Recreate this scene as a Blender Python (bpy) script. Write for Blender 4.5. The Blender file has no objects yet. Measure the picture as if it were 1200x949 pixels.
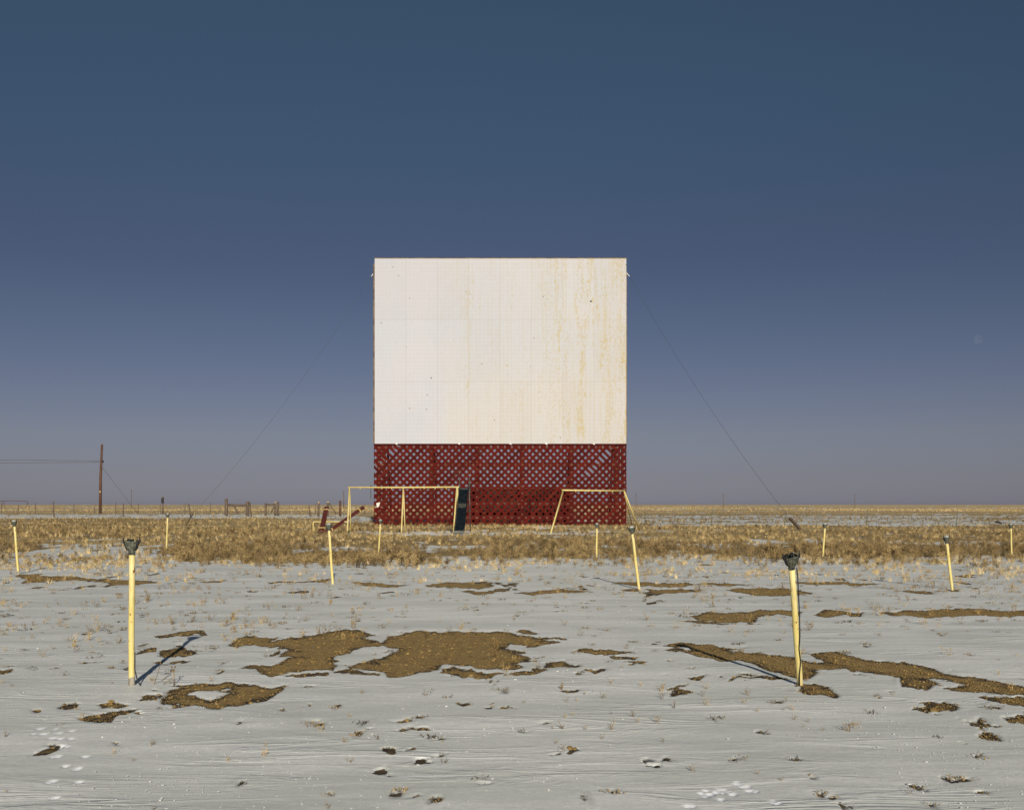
import bpy, bmesh, math, random
import numpy as np
from mathutils import Vector, Matrix, Euler
random.seed(7)
rng = np.random.default_rng(11)
SC = bpy.context.scene
COL = SC.collection
F, H, HV = 1290.0, 1.6, 591.0          # focal length in photo pixels, eye height, horizon row

# ------------------------------------------------------------------ basics
def gp(u, v):                          # point on flat ground seen at pixel
    Y = F*H/(v-HV); return ((u-600)*Y/F, Y)
def wp(u, v, Y):                       # point at depth Y seen at pixel
    return Vector(((u-600)*Y/F, Y, H-(v-HV)*Y/F))

def _h(ix, iy, seed):
    n = (ix.astype(np.int64)*374761393 + iy.astype(np.int64)*668265263 + seed*1442695041) & 0xffffffff
    n = ((n ^ (n >> 13))*1274126177) & 0xffffffff
    return ((n ^ (n >> 16)) & 0xffffff)/float(0xffffff)
def vnoise(x, y, seed=0):
    x = np.asarray(x, float); y = np.asarray(y, float)
    ix = np.floor(x); iy = np.floor(y); fx = x-ix; fy = y-iy
    fx = fx*fx*(3-2*fx); fy = fy*fy*(3-2*fy)
    a = _h(ix, iy, seed); b = _h(ix+1, iy, seed); c = _h(ix, iy+1, seed); d = _h(ix+1, iy+1, seed)
    return ((a*(1-fx)+b*fx)*(1-fy)+(c*(1-fx)+d*fx)*fy)*2-1
def fbm(x, y, seed=0, o=4):
    s = 0; a = 1; t = 0
    for k in range(o):
        s = s+a*vnoise(x*2**k+13.7*k, y*2**k-7.1*k, seed+k); t += a; a *= .5
    return s/t
def sstep(a, b, x):
    t = np.clip((x-a)/(b-a), 0, 1); return t*t*(3-2*t)

def base_h(x, y):
    x = np.asarray(x, float); y = np.asarray(y, float)
    near = .014*fbm(x/2.5, y/2.5, 3, 3)
    far = .10*fbm(x/30, y/30, 5, 2)*sstep(25, 60, y)
    return near+far-.02*sstep(150, 400, y)
def gz(x, y): return float(base_h(np.array([x]), np.array([y]))[0])

# ------------------------------------------------------------------ materials
def newmat(name):
    m = bpy.data.materials.new(name); m.use_nodes = True
    nt = m.node_tree; nt.nodes.clear()
    out = nt.nodes.new('ShaderNodeOutputMaterial'); b = nt.nodes.new('ShaderNodeBsdfPrincipled')
    nt.links.new(b.outputs[0], out.inputs[0])
    return m, nt, b
class N:
    """small node helper"""
    def __init__(s, nt): s.nt = nt
    def n(s, t, **k):
        x = s.nt.nodes.new(t)
        for a, b in k.items(): setattr(x, a, b)
        return x
    def link(s, a, b): s.nt.links.new(a, b)
    def put(s, v, sock):
        if isinstance(v, (int, float, tuple, list)):
            if isinstance(v, (tuple, list)) and len(v) == 3 and sock.type == 'RGBA': v = (*v, 1)
            sock.default_value = v
        else: s.link(v, sock)
    def math(s, op, a, b=0.0, clamp=False):
        x = s.n('ShaderNodeMath', operation=op, use_clamp=clamp); s.put(a, x.inputs[0]); s.put(b, x.inputs[1]); return x.outputs[0]
    def mix(s, f, a, b, blend='MIX'):
        x = s.n('ShaderNodeMix', data_type='RGBA', blend_type=blend)
        s.put(f, x.inputs[0]); s.put(a, x.inputs[6]); s.put(b, x.inputs[7]); return x.outputs[2]
    def noise(s, vec, scale, detail=3, rough=.55, dist=0.0):
        x = s.n('ShaderNodeTexNoise'); s.put(vec, x.inputs['Vector']); x.inputs['Scale'].default_value = scale
        x.inputs['Detail'].default_value = detail; x.inputs['Roughness'].default_value = rough; x.inputs['Distortion'].default_value = dist
        return x.outputs[0]
    def ss(s, v, a, b):
        x = s.n('ShaderNodeMapRange', interpolation_type='SMOOTHSTEP'); s.put(v, x.inputs[0])
        x.inputs[1].default_value = a; x.inputs[2].default_value = b; return x.outputs[0]
    def scale(s, vec, sc):
        x = s.n('ShaderNodeMapping'); s.link(vec, x.inputs[0]); x.inputs['Scale'].default_value = sc; return x.outputs[0]
    def attr(s, name): return s.n('ShaderNodeAttribute', attribute_name=name).outputs['Fac']
    def bump(s, h, strength, dist, nrm=None):
        x = s.n('ShaderNodeBump'); x.inputs['Strength'].default_value = strength; x.inputs['Distance'].default_value = dist
        s.put(h, x.inputs['Height'])
        if nrm is not None: s.link(nrm, x.inputs['Normal'])
        return x.outputs[0]

def simple(name, c1, c2, scale=8, rough=.6, metal=0, stretch=(1, 1, 1), lo=.4, hi=.65, bump=.2, bd=.01):
    m, nt, b = newmat(name); q = N(nt)
    co = q.scale(q.n('ShaderNodeTexCoord').outputs['Object'], stretch)
    f = q.ss(q.noise(co, scale, 5, .6), lo, hi)
    q.link(q.mix(f, c1, c2), b.inputs['Base Color'])
    b.inputs['Roughness'].default_value = rough; b.inputs['Metallic'].default_value = metal
    b.inputs['Specular IOR Level'].default_value = .3
    if bump: q.link(q.bump(q.noise(co, scale*2.5, 4), bump, bd), b.inputs['Normal'])
    return m

def paint(name, base, faded, rust, chip=.66, sc=1.0):
    m, nt, b = newmat(name); q = N(nt)
    co = q.n('ShaderNodeTexCoord').outputs['Object']
    st = q.scale(co, (1, 1, .25))
    c = q.mix(q.ss(q.noise(st, 9*sc, 4), .35, .7), base, faded)
    c = q.mix(q.math('MULTIPLY', q.ss(q.noise(st, 30*sc, 4), .5, .75), .35), c, rust)
    f = q.ss(q.noise(q.scale(co, (1, 1, .5)), 17*sc, 6, .7), chip, chip+.04)
    c = q.mix(f, c, rust)
    q.link(c, b.inputs['Base Color']); b.inputs['Roughness'].default_value = .55
    b.inputs['Specular IOR Level'].default_value = .3
    q.link(q.bump(q.math('SUBTRACT', q.noise(co, 60*sc, 3), f), .25, .004), b.inputs['Normal'])
    return m

YEL = paint('yellow_paint', (.64, .515, .165), (.70, .59, .28), (.20, .09, .035), .60)
YEL2 = paint('playground_yellow_paint', (.60, .46, .14), (.66, .54, .25), (.26, .12, .04), .66, .5)
CAST = simple('weathered_casting', (.060, .066, .046), (.135, .135, .095), 40, .6, .35, bump=.5, bd=.003)
DARK = simple('dark_iron', (.012, .014, .016), (.035, .035, .035), 30, .55, .4)
DOME = simple('dull_glass_dome', (.32, .31, .27), (.46, .45, .41), 30, .45)
BLACKR = simple('black_rubber', (.012, .012, .014), (.03, .03, .03), 40, .6)
CONC = simple('bare_grey_wood', (.20, .17, .13), (.36, .32, .25), 30, .8, stretch=(1, 1, .2), bump=.5)
TIE = simple('old_timber', (.085, .06, .04), (.17, .12, .08), 4, .85, stretch=(3, 3, .4), bump=.5, bd=.02)
POLE = simple('pole_timber', (.075, .036, .020), (.135, .066, .038), 4, .8, stretch=(3, 3, .3), bump=.4, bd=.02)
ENDG = simple('pale_end_grain', (.36, .24, .11), (.5, .36, .18), 8, .85)
TPOST = simple('green_steel_post', (.05, .065, .03), (.10, .10, .055), 10, .6)
WIRE = simple('grey_wire', (.07, .07, .07), (.12, .11, .10), 6, .5, .3, bump=0)
MAROON = simple('maroon_plank', (.070, .012, .009), (.11, .03, .02), 6, .7, stretch=(1, 4, 4), bump=.3)
SLIDE = simple('worn_dark_steel', (.010, .016, .020), (.022, .03, .034), 6, .38, .5, bump=.1)
SLIDE2 = simple('bare_grey_steel', (.06, .06, .05), (.12, .115, .09), 8, .5, .4, bump=.1)
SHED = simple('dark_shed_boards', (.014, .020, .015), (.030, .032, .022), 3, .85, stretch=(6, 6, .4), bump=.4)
BACKW = simple('bare_framing_timber', (.10, .03, .018), (.17, .07, .045), 3, .85, stretch=(3, 3, .4))
EDGEW = simple('brown_edge_timber', (.20, .13, .06), (.10, .06, .035), 2, .85)
TAG = simple('pale_rag', (.75, .7, .6), (.6, .55, .45), 20, .9)

def lattice_mat():
    m, nt, b = newmat('red_lattice_paint'); q = N(nt)
    co = q.n('ShaderNodeTexCoord').outputs['Object']
    r = q.attr('slat')
    c = q.mix(r, (.052, .004, .0025), (.096, .008, .0045))
    c = q.mix(q.math('MULTIPLY', q.ss(q.noise(co, 1.3, 5, .65), .46, .68), .5), c, (.085, .018, .008))
    c = q.mix(q.math('MULTIPLY', q.ss(q.noise(co, 6, 4, .7), .62, .70), .7), c, (.20, .09, .04))
    q.link(c, b.inputs['Base Color']); b.inputs['Roughness'].default_value = .85; b.inputs['Specular IOR Level'].default_value = .12
    q.link(q.bump(q.noise(co, 8, 4), .4, .02), b.inputs['Normal'])
    return m
LATT = lattice_mat()

def screen_mat():
    m, nt, b = newmat('stained_white_screen'); q = N(nt)
    co = q.n('ShaderNodeTexCoord').outputs['Object']      # x across from left, z up from panel foot
    sep = q.n('ShaderNodeSeparateXYZ'); q.link(co, sep.inputs[0]); X = sep.outputs[0]; Z = sep.outputs[2]
    c = q.mix(q.ss(q.noise(co, .18, 3), .4, .62), (.475, .48, .50), (.50, .49, .50))
    # warm old wash towards the lower right, sheets repainted at different times
    warm = q.math('MULTIPLY', q.ss(X, 5.0, 6.0), q.math('ADD', q.ss(Z, 9.0, 1.0), q.math('MULTIPLY', q.ss(X, 6, 15), .35)), True)
    c = q.mix(q.math('MULTIPLY', warm, .8), c, (.515, .492, .464))
    # sheet tone: brick-like panels
    br = q.n('ShaderNodeTexBrick'); br.offset = 0; br.squash = 1
    cmb = q.n('ShaderNodeCombineXYZ'); q.link(X, cmb.inputs[0]); q.link(Z, cmb.inputs[1]); q.link(cmb.outputs[0], br.inputs['Vector'])
    br.inputs['Scale'].default_value = 1; br.inputs['Brick Width'].default_value = 2.45; br.inputs['Row Height'].default_value = 4.83
    br.inputs['Mortar Size'].default_value = .015; br.inputs['Mortar Smooth'].default_value = .1
    br.inputs['Color1'].default_value = (1, 1, 1, 1); br.inputs['Color2'].default_value = (.95, .945, .93, 1); br.inputs['Mortar'].default_value = (.86, .82, .76, 1)
    c = q.mix(1.0, c, br.outputs['Color'], 'MULTIPLY')
    # fine square grid of small sheets
    b2 = q.n('ShaderNodeTexBrick'); b2.offset = 0; q.link(cmb.outputs[0], b2.inputs['Vector'])
    b2.inputs['Scale'].default_value = 1; b2.inputs['Brick Width'].default_value = .305; b2.inputs['Row Height'].default_value = .305
    b2.inputs['Mortar Size'].default_value = .012; b2.inputs['Color1'].default_value = (1, 1, 1, 1); b2.inputs['Color2'].default_value = (.985, .98, .97, 1)
    b2.inputs['Mortar'].default_value = (.93, .915, .89, 1)
    c = q.mix(1.0, c, b2.outputs['Color'], 'MULTIPLY')
    # vertical rust / peel streaks in columns
    colm = q.ss(q.noise(q.scale(co, (1.0, 1, .13)), 1.15, 4, .7), .44, .66)
    side = q.math('MULTIPLY', q.ss(X, 3.5, 7.5), q.math('ADD', .68, q.math('MULTIPLY', q.ss(X, 12, 16), .55)))
    amt = q.math('MULTIPLY', colm, side)
    sp = q.noise(q.scale(co, (6, 1, 1.6)), 1.9, 6, .75)
    st = q.math('MULTIPLY', q.ss(q.math('ADD', sp, q.math('MULTIPLY', amt, .14)), .585, .71), q.math('ADD', .25, amt), True)
    c = q.mix(q.math('MULTIPLY', st, .7), c, (.44, .345, .13))
    sp2 = q.noise(q.scale(co, (5.0, 1, 2.2)), 2.6, 5, .75)
    cm2 = q.math('MULTIPLY', q.ss(q.noise(q.scale(co, (1.0, 1, .10)), .62, 5, .75), .40, .62), side)
    s2 = q.ss(q.math('ADD', sp2, q.math('MULTIPLY', cm2, .13)), .62, .72)
    c = q.mix(q.math('MULTIPLY', s2, .62), c, (.42, .33, .13))
    thin = q.ss(q.noise(q.scale(co, (9, 1, .12)), 1.4, 5, .7), .5, .75)
    c = q.mix(q.math('MULTIPLY', thin, q.math('MULTIPLY', side, .75)), c, (.46, .38, .22))
    # a few dark holes
    vo = q.n('ShaderNodeTexVoronoi'); q.link(q.scale(co, (1, .01, 1)), vo.inputs['Vector']); vo.inputs['Scale'].default_value = .55
    hole = q.math('LESS_THAN', vo.outputs['Distance'], .045)
    gate = q.math('GREATER_THAN', q.noise(co, .5, 2), .50)
    c = q.mix(q.math('MULTIPLY', hole, gate), c, (.07, .05, .03))
    vo2 = q.n('ShaderNodeTexVoronoi'); q.link(q.scale(co, (1, .01, 1)), vo2.inputs['Vector']); vo2.inputs['Scale'].default_value = 1.7
    hole2 = q.math('LESS_THAN', vo2.outputs['Distance'], .075)
    gate2 = q.math('GREATER_THAN', q.noise(co, .9, 2), .57)
    c = q.mix(q.math('MULTIPLY', hole2, gate2), c, (.16, .13, .05))
    q.link(c, b.inputs['Base Color']); b.inputs['Roughness'].default_value = .8; b.inputs['Specular IOR Level'].default_value = .15
    q.link(q.bump(q.math('ADD', q.noise(co, .7, 3), b2.outputs['Fac']), .08, .03), b.inputs['Normal'])
    return m

def ground_mat():
    m, nt, b = newmat('snow_and_soil'); q = N(nt)
    co = q.n('ShaderNodeNewGeometry').outputs['Position']
    sd = q.attr('snow_sd'); fresh = q.attr('fresh'); far = q.attr('far'); straw = q.attr('straw'); fs = q.attr('fscale')
    # snow/soil edge, crumbled at several sizes
    n1 = q.math('SUBTRACT', q.noise(co, 22, 5, .7), .5); n2 = q.math('SUBTRACT', q.noise(co, 5, 4, .65), .5)
    sdn = q.math('ADD', sd, q.math('ADD', q.math('MULTIPLY', n1, .075), q.math('MULTIPLY', n2, q.math('MULTIPLY', fs, .12))))
    snow = q.ss(sdn, -.006, .006)
    # soil
    g1 = q.noise(co, 55, 6, .75); g2 = q.noise(co, 3.5, 4); g3 = q.noise(co, 160, 3, .7)
    soil = q.mix(q.ss(g1, .38, .62), (.22, .135, .042), (.46, .31, .11))
    soil = q.mix(q.math('MULTIPLY', q.ss(g2, .42, .65), .45), soil, (.31, .20, .07))
    soil = q.mix(q.math('MULTIPLY', q.ss(g3, .60, .70), .8), soil, (.60, .46, .22))
    soil = q.mix(q.math('MULTIPLY', q.ss(g3, .42, .30), .6), soil, (.09, .05, .018))
    g4 = q.noise(q.scale(co, (1, .45, 1)), 17, 5, .7)
    soil = q.mix(q.math('MULTIPLY', q.ss(g4, .50, .36), .55), soil, (.13, .075, .025))
    soil = q.mix(q.math('MULTIPLY', q.ss(g4, .58, .68), .5), soil, (.52, .37, .15))
    vp = q.n('ShaderNodeTexVoronoi'); q.link(co, vp.inputs['Vector']); vp.inputs['Scale'].default_value = 26
    peb = q.math('LESS_THAN', vp.outputs['Distance'], .22)
    soil = q.mix(q.math('MULTIPLY', peb, .55), soil, q.mix(vp.outputs['Color'], (.12, .07, .03), (.62, .48, .26)))
    wet_shade = q.ss(q.math('ADD', sdn, q.math('MULTIPLY', n2, .34)), -.14, .01)  # rim mask: damp soil, widened to paint in the snow edge's shade
    soil = q.mix(q.math('MULTIPLY', wet_shade, .92), soil, (.020, .016, .014))
    # snow: wind crust, thin glaze and dust
    w = q.scale(co, (.55, 1.5, 1))
    v1 = q.noise(w, .9, 4, .6); v2 = q.noise(q.scale(co, (.8, 4.5, 1)), 1.6, 4, .6)
    sn = q.mix(q.ss(v1, .38, .64), (.72, .72, .635), (.89, .875, .79))
    sn = q.mix(q.math('MULTIPLY', q.ss(v2, .55, .72), .5), sn, (.92, .91, .88))
    sn = q.mix(q.math('MULTIPLY', q.ss(v2, .45, .30), .35), sn, (.66, .675, .61))
    # thin snow where dirt shows through near edges
    thin = q.ss(q.math('ADD', sdn, q.math('MULTIPLY', n2, .12)), .045, .0)
    sn = q.mix(q.math('MULTIPLY', q.math('MULTIPLY', thin, q.ss(n2, -.08, .12)), .8), sn, (.16, .16, .16))
    sn = q.mix(q.math('MULTIPLY', q.ss(q.noise(q.scale(co, (1, .6, 1)), 26, 5, .7), .36, .66), .35), sn, (.62, .61, .56))
    dash = q.ss(q.noise(q.scale(co, (1, 3.5, 1)), 6.5, 5, .7), .60, .68)
    sn = q.mix(q.math('MULTIPLY', dash, .6), sn, (.95, .94, .92))
    speck = q.math('MULTIPLY', q.ss(q.noise(co, 60, 3, .7), .66, .70), q.ss(q.noise(co, 1.1, 3), .42, .6))
    sn = q.mix(q.math('MULTIPLY', speck, .75), sn, (.16, .11, .05))
    sn = q.mix(fresh, sn, (.90, .90, .90))
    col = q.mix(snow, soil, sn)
    # meadow litter under the grass and the far plain
    lit = q.mix(q.ss(q.noise(co, 6, 5, .7), .35, .65), (.20, .125, .05), (.42, .29, .115))
    lit = q.mix(q.ss(q.noise(q.scale(co, (.5, 1, 1)), .12, 3), .4, .62), lit, (.46, .34, .15))
    farc = q.mix(q.ss(q.noise(q.scale(co, (1, .35, 1)), .05, 5, .65), .38, .62), (.48, .34, .16), (.66, .50, .26))
    farc = q.mix(q.math('MULTIPLY', q.ss(q.noise(q.scale(co, (1, .5, 1)), .02, 4), .56, .62), .6), farc, (.34, .24, .13))
    lit = q.mix(far, lit, farc)
    notsnow = q.math('SUBTRACT', 1.0, snow)
    col = q.mix(q.math('MULTIPLY', straw, notsnow), col, lit)
    q.link(col, b.inputs['Base Color'])
    q.link(q.mix(snow, (.9, .9, .9), (.55, .55, .55)), b.inputs['Roughness'])
    b.inputs['Specular IOR Level'].default_value = .25
    # relief
    rip = q.noise(q.scale(co, (.50, 1.9, 1)), 1.5, 5, .60, .9)
    rid = q.math('POWER', q.math('SUBTRACT', 1.0, q.math('MULTIPLY', q.math('ABSOLUTE', q.math('SUBTRACT', rip, .5)), 6.0), True), 3.0)
    gate = q.ss(q.noise(q.scale(co, (.6, 1.2, 1)), .8, 3), .42, .62)
    hs = q.math('ADD', q.math('MULTIPLY', q.math('MULTIPLY', rid, gate), .50), q.math('MULTIPLY', rip, .45))
    hs = q.math('ADD', hs, q.math('MULTIPLY', q.noise(co, 14, 4, .6), .18))
    hs = q.math('ADD', hs, q.math('MULTIPLY', q.noise(co, 70, 2, .6), .05))
    hg = q.math('ADD', q.math('MULTIPLY', g1, .5), q.math('MULTIPLY', g3, .35))
    hh = q.n('ShaderNodeMix', data_type='FLOAT'); q.link(snow, hh.inputs[0]); q.link(hg, hh.inputs[2]); q.link(hs, hh.inputs[3])
    q.link(q.bump(hh.outputs[0], .38, .035), b.inputs['Normal'])
    return m

# ------------------------------------------------------------------ mesh building
class MB:
    def __init__(s): s.bm = bmesh.new(); s.lay = None
    def poly(s, vs, fs):
        v = [s.bm.verts.new(p) for p in vs]
        out = []
        for f in fs:
            try: out.append(s.bm.faces.new([v[i] for i in f]))
            except ValueError: pass
        return out
    def box(s, c, d, rot=None):
        c = Vector(c); hx, hy, hz = d[0]/2, d[1]/2, d[2]/2
        vs = [Vector((x, y, z)) for x in (-hx, hx) for y in (-hy, hy) for z in (-hz, hz)]
        if rot: M = Euler(rot).to_matrix(); vs = [M@v for v in vs]
        return s.poly([v+c for v in vs], [(0, 1, 3, 2), (4, 6, 7, 5), (0, 4, 5, 1), (2, 3, 7, 6), (0, 2, 6, 4), (1, 5, 7, 3)])
    def beam(s, a, b, w, t, up=(0, 0, 1)):
        a = Vector(a); b = Vector(b); d = (b-a).normalized(); u = Vector(up)
        sx = d.cross(u)
        if sx.length < 1e-4: sx = d.cross(Vector((0, 1, 0)))
        sx.normalize(); sz = sx.cross(d).normalized()
        vs = [p+sx*i*w/2+sz*j*t/2 for p in (a, b) for (i, j) in ((-1, -1), (1, -1), (1, 1), (-1, 1))]
        return s.poly(vs, [(3, 2, 1, 0), (4, 5, 6, 7), (0, 1, 5, 4), (1, 2, 6, 5), (2, 3, 7, 6), (3, 0, 4, 7)])
    def tube(s, pts, r, n=10, cap=True):
        pts = [Vector(p) for p in pts]; rs = r if isinstance(r, (list, tuple)) else [r]*len(pts)
        rings = []; prev = None
        for i, p in enumerate(pts):
            d = (pts[min(i+1, len(pts)-1)]-pts[max(i-1, 0)]).normalized()
            if prev is None:
                a = d.orthogonal().normalized()
            else:
                a = (prev-d*prev.dot(d)).normalized()
            prev = a; b = d.cross(a)
            rings.append([s.bm.verts.new(p+(a*math.cos(2*math.pi*k/n)+b*math.sin(2*math.pi*k/n))*rs[i]) for k in range(n)])
        for i in range(len(rings)-1):
            for k in range(n):
                f = s.bm.faces.new((rings[i][k], rings[i][(k+1) % n], rings[i+1][(k+1) % n], rings[i+1][k])); f.smooth = True
        if cap:
            s.bm.faces.new(rings[0][::-1]); s.bm.faces.new(rings[-1])
    def build(s, name, mat, parent=None, bevel=0):
        bmesh.ops.recalc_face_normals(s.bm, faces=s.bm.faces)
        if bevel: bmesh.ops.bevel(s.bm, geom=list(s.bm.edges), offset=bevel, segments=1, affect='EDGES', clamp_overlap=True)
        me = bpy.data.meshes.new(name); s.bm.to_mesh(me); s.bm.free()
        me.materials.append(mat)
        o = bpy.data.objects.new(name, me); COL.objects.link(o); o.parent = parent
        return o
def thing(name, label, cat, loc=(0, 0, 0), rot=(0, 0, 0), group=None):
    o = bpy.data.objects.new(name, None); COL.objects.link(o); o.empty_display_size = .2
    o.location = loc; o.rotation_euler = rot; tag(o, label, cat, group); return o
def tag(o, label=None, cat=None, group=None, kind=None):
    for k, v in (('label', label), ('category', cat), ('group', group), ('kind', kind)):
        if v: o[k] = v
    return o

# ------------------------------------------------------------------ bare patches, traced, projected onto the ground
FR = {'A': (0, 660, 3.), 'B': (400, 660, 3.), 'C': (800, 660, 3.), 'D': (240, 720, 6.), 'E': (420, 720, 4.615), 'F': (770, 740, 5.217)}
PATCH = [
 ('A', [(590,470),(610,440),(650,430),(700,420),(780,420),(900,435),(960,438),(1010,435),(1000,450),(950,475),(880,505),(760,510),(640,495),(590,485)]),
 ('D', [(150,230),(190,190),(250,170),(400,165),(520,165),(480,190),(600,180),(690,165),(800,140),(870,125),(960,115),(1080,112),(1190,150),(1100,165),(1200,185),(1200,225),(1100,235),(1050,260),(1000,290),(900,300),(890,340),(910,370),(880,405),(700,410),(520,440),(420,430),(350,400),(250,390),(340,370),(500,360),(560,335),(620,310),(520,310),(540,290),(620,265),(560,240),(440,230),(300,230),(200,235)]),
 ('D', [(580,450),(680,430),(840,420),(820,435),(700,455)]),
 ('D', [(450,290),(520,265),(530,285),(500,295)]),
 ('D', [(890,405),(1000,400),(1200,415),(1200,430),(1050,428),(900,420)]),
 ('D', [(1090,350),(1200,315),(1200,400),(980,385)]),
 ('E', [(0,150),(120,150),(180,115),(280,95),(350,92),(440,112),(520,95),(600,95),(660,85),(760,90),(880,110),(1090,135),(1020,140),(1100,160),(960,172),(800,158),(780,180),(860,210),(925,235),(910,255),(850,265),(890,290),(830,303),(700,290),(560,278),(440,285),(430,310),(300,330),(200,335),(140,310),(20,300),(0,275),(60,265),(80,240),(180,210),(240,180),(130,165),(0,175)]),
 ('E', [(440,330),(470,310),(600,300),(780,320),(700,340),(560,345)]),
 ('E', [(800,325),(860,310),(1020,300),(1040,310),(960,325),(860,335)]),
 ('E', [(-60,300),(90,325),(60,332),(-60,325)]),
 ('E', [(1020,290),(1030,265),(1130,265),(1150,280),(1200,278),(1200,292),(1060,298)]),
 ('E', [(-30,95),(50,100),(75,118),(-30,122)]),
 ('E', [(850,90),(900,80),(1000,105),(900,105)]),
 ('F', [(45,75),(120,65),(300,75),(420,90),(500,130),(600,135),(800,155),(900,180),(1060,190),(1200,215),(1200,238),(960,230),(985,245),(930,280),(880,300),(780,275),(680,240),(600,200),(540,185),(400,175),(260,150),(160,125),(40,105),(120,95),(220,110),(160,90)]),
 ('F', [(440,300),(480,285),(620,283),(700,280),(830,300),(700,300),(560,290),(470,305)]),
 ('F', [(860,370),(890,325),(960,315),(1050,340),(1090,370),(1150,405),(1110,410),(1000,380),(900,382)]),
 ('F', [(920,130),(1000,125),(1110,125),(1200,150),(1200,215),(1080,185),(980,165)]),
 ('F', [(195,290),(240,280),(320,270),(330,280),(280,300),(220,300)]),
 ('F', [(60,350),(200,322),(160,340),(80,355)]),
 ('F', [(80,380),(160,375),(150,392),(90,395)]),
 ('C', [(470,315),(560,315),(640,335),(860,365),(930,385),(1200,430),(1300,440),(1300,465),(1050,460),(920,440),(1000,425),(920,405),(850,405),(900,420),(850,445),(790,445),(780,405),(640,380),(500,350)]),
 ('C', [(1050,475),(1200,470),(1300,480),(1260,510),(1100,490)]),
 ('C', [(860,500),(930,485),(985,505),(960,515),(880,520)]),
 ('C', [(30,185),(120,170),(220,175),(300,165),(420,170),(400,190),(330,180),(280,195),(275,212),(150,208),(60,200)]),
 ('C', [(-20,205),(60,203),(180,213),(100,214)]),
 ('C', [(460,180),(500,162),(600,172),(640,168),(620,182),(500,190)]),
 ('C', [(680,170),(760,175),(900,162),(1000,160),(1130,170),(1300,162),(1400,180),(1100,190),(1000,185),(850,192),(740,185)]),
 ('C', [(150,92),(300,90),(370,90),(460,105),(380,115),(280,118),(200,102)]),
 ('C', [(60,72),(150,70),(250,80),(180,82)]),
 ('C', [(330,72),(500,65),(700,70),(620,77),(450,75)]),
 ('C', [(1140,545),(1200,535),(1260,545),(1200,565),(1160,560)]),
 ('C', [(1055,615),(1090,600),(1130,625),(1080,628)]),
 ('C', [(1035,570),(1060,550),(1085,565),(1060,580)]),
 ('C', [(910,752),(985,765),(940,770)]),
 ('C', [(935,98),(950,92),(990,95),(970,101)]),
 ('C', [(1010,88),(1060,88),(1040,94)]),
 ('B', [(20,65),(100,68),(200,72),(250,75),(180,82),(80,80)]),
 ('B', [(290,78),(380,70),(500,65),(540,78),(480,88),(330,88)]),
 ('B', [(405,95),(500,97),(600,85),(560,100),(460,110)]),
 ('B', [(615,105),(700,97),(800,95),(880,103),(800,107),(660,113)]),
 ('B', [(960,70),(1100,68),(1260,74),(1200,84),(1100,80),(1050,84)]),
 ('B', [(1060,92),(1150,90),(1290,96),(1250,102),(1150,105),(1100,100)]),
 ('B', [(1000,95),(1040,92),(1050,102),(1010,102)]),
 ('B', [(815,310),(850,300),(960,308),(1050,318),(960,325),(860,318)]),
 ('B', [(950,330),(1040,335),(1040,345),(960,340)]),
 ('B', [(995,350),(1080,350),(1050,358)]),
 ('B', [(850,380),(930,372),(930,382),(880,390)]),
 ('B', [(1135,285),(1210,278),(1210,300)]),
 ('B', [(770,460),(830,450),(830,458),(780,465)]),
 ('B', [(400,494),(440,490),(445,500),(405,502)]),
 ('B', [(495,500),(525,496),(525,506)]),
 ('B', [(195,552),(235,548),(240,558)]), ('B', [(200,582),(240,578),(235,587)]), ('B', [(230,655),(260,650),(262,659)]),
 ('B', [(322,630),(350,622),(365,630)]), ('B', [(318,688),(365,680),(350,690)]), ('B', [(155,735),(185,730),(190,738)]),
 ('B', [(1120,685),(1145,675),(1165,690)]), ('B', [(1155,462),(1200,455),(1200,466)]), ('B', [(745,677),(770,675),(765,682)]),
 ('A', [(20,40),(100,42),(250,48),(330,58),(480,58),(590,66),(480,75),(400,76),(345,88),(370,72),(290,62),(180,62),(50,73),(80,58)]),
 ('A', [(480,320),(520,300),(570,295),(560,310),(500,318)]),
 ('A', [(590,300),(640,292),(690,318),(640,328),(580,318)]),
 ('A', [(560,255),(640,238),(700,235),(720,250),(650,250),(570,260)]),
 ('A', [(600,348),(640,336),(665,345),(640,350)]),
 ('A', [(200,510),(230,498),(265,502),(240,520)]),
 ('A', [(330,500),(390,490),(455,495),(420,510),(350,512)]),
 ('A', [(260,555),(310,540),(400,520),(500,505),(470,520),(400,540),(380,565),(310,565)]),
 ('A', [(100,517),(120,512),(140,517),(120,524)]),
 ('A', [(920,65),(1060,67),(1160,55),(1120,70),(960,71)]),
 ('A', [(520,465),(560,460),(565,466),(530,470)]),
 ('A', [(650,67),(800,57),(770,66)]),
 ('A', [(-30,380),(20,375),(15,388),(-30,392)]),
 ('A', [(390,636),(415,632),(412,644)]), ('A', [(162,642),(190,638),(186,650)]), ('A', [(980,522),(1005,518),(1008,530)]), ('A', [(830,570),(855,563),(855,573)]),
 ('A', [(428,372),(450,364),(452,376)]),
]
HOLES = [('A', [(655,458),(690,448),(740,443),(800,445),(812,452),(795,463),(740,476),(690,474)]),
         ('F', [(150,92),(215,100),(200,112),(130,100)])]
def world_poly(fr, pts):
    x0, y0, s = FR[fr]; return np.array([gp(x0+a/s, y0+b/s) for a, b in pts])
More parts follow.
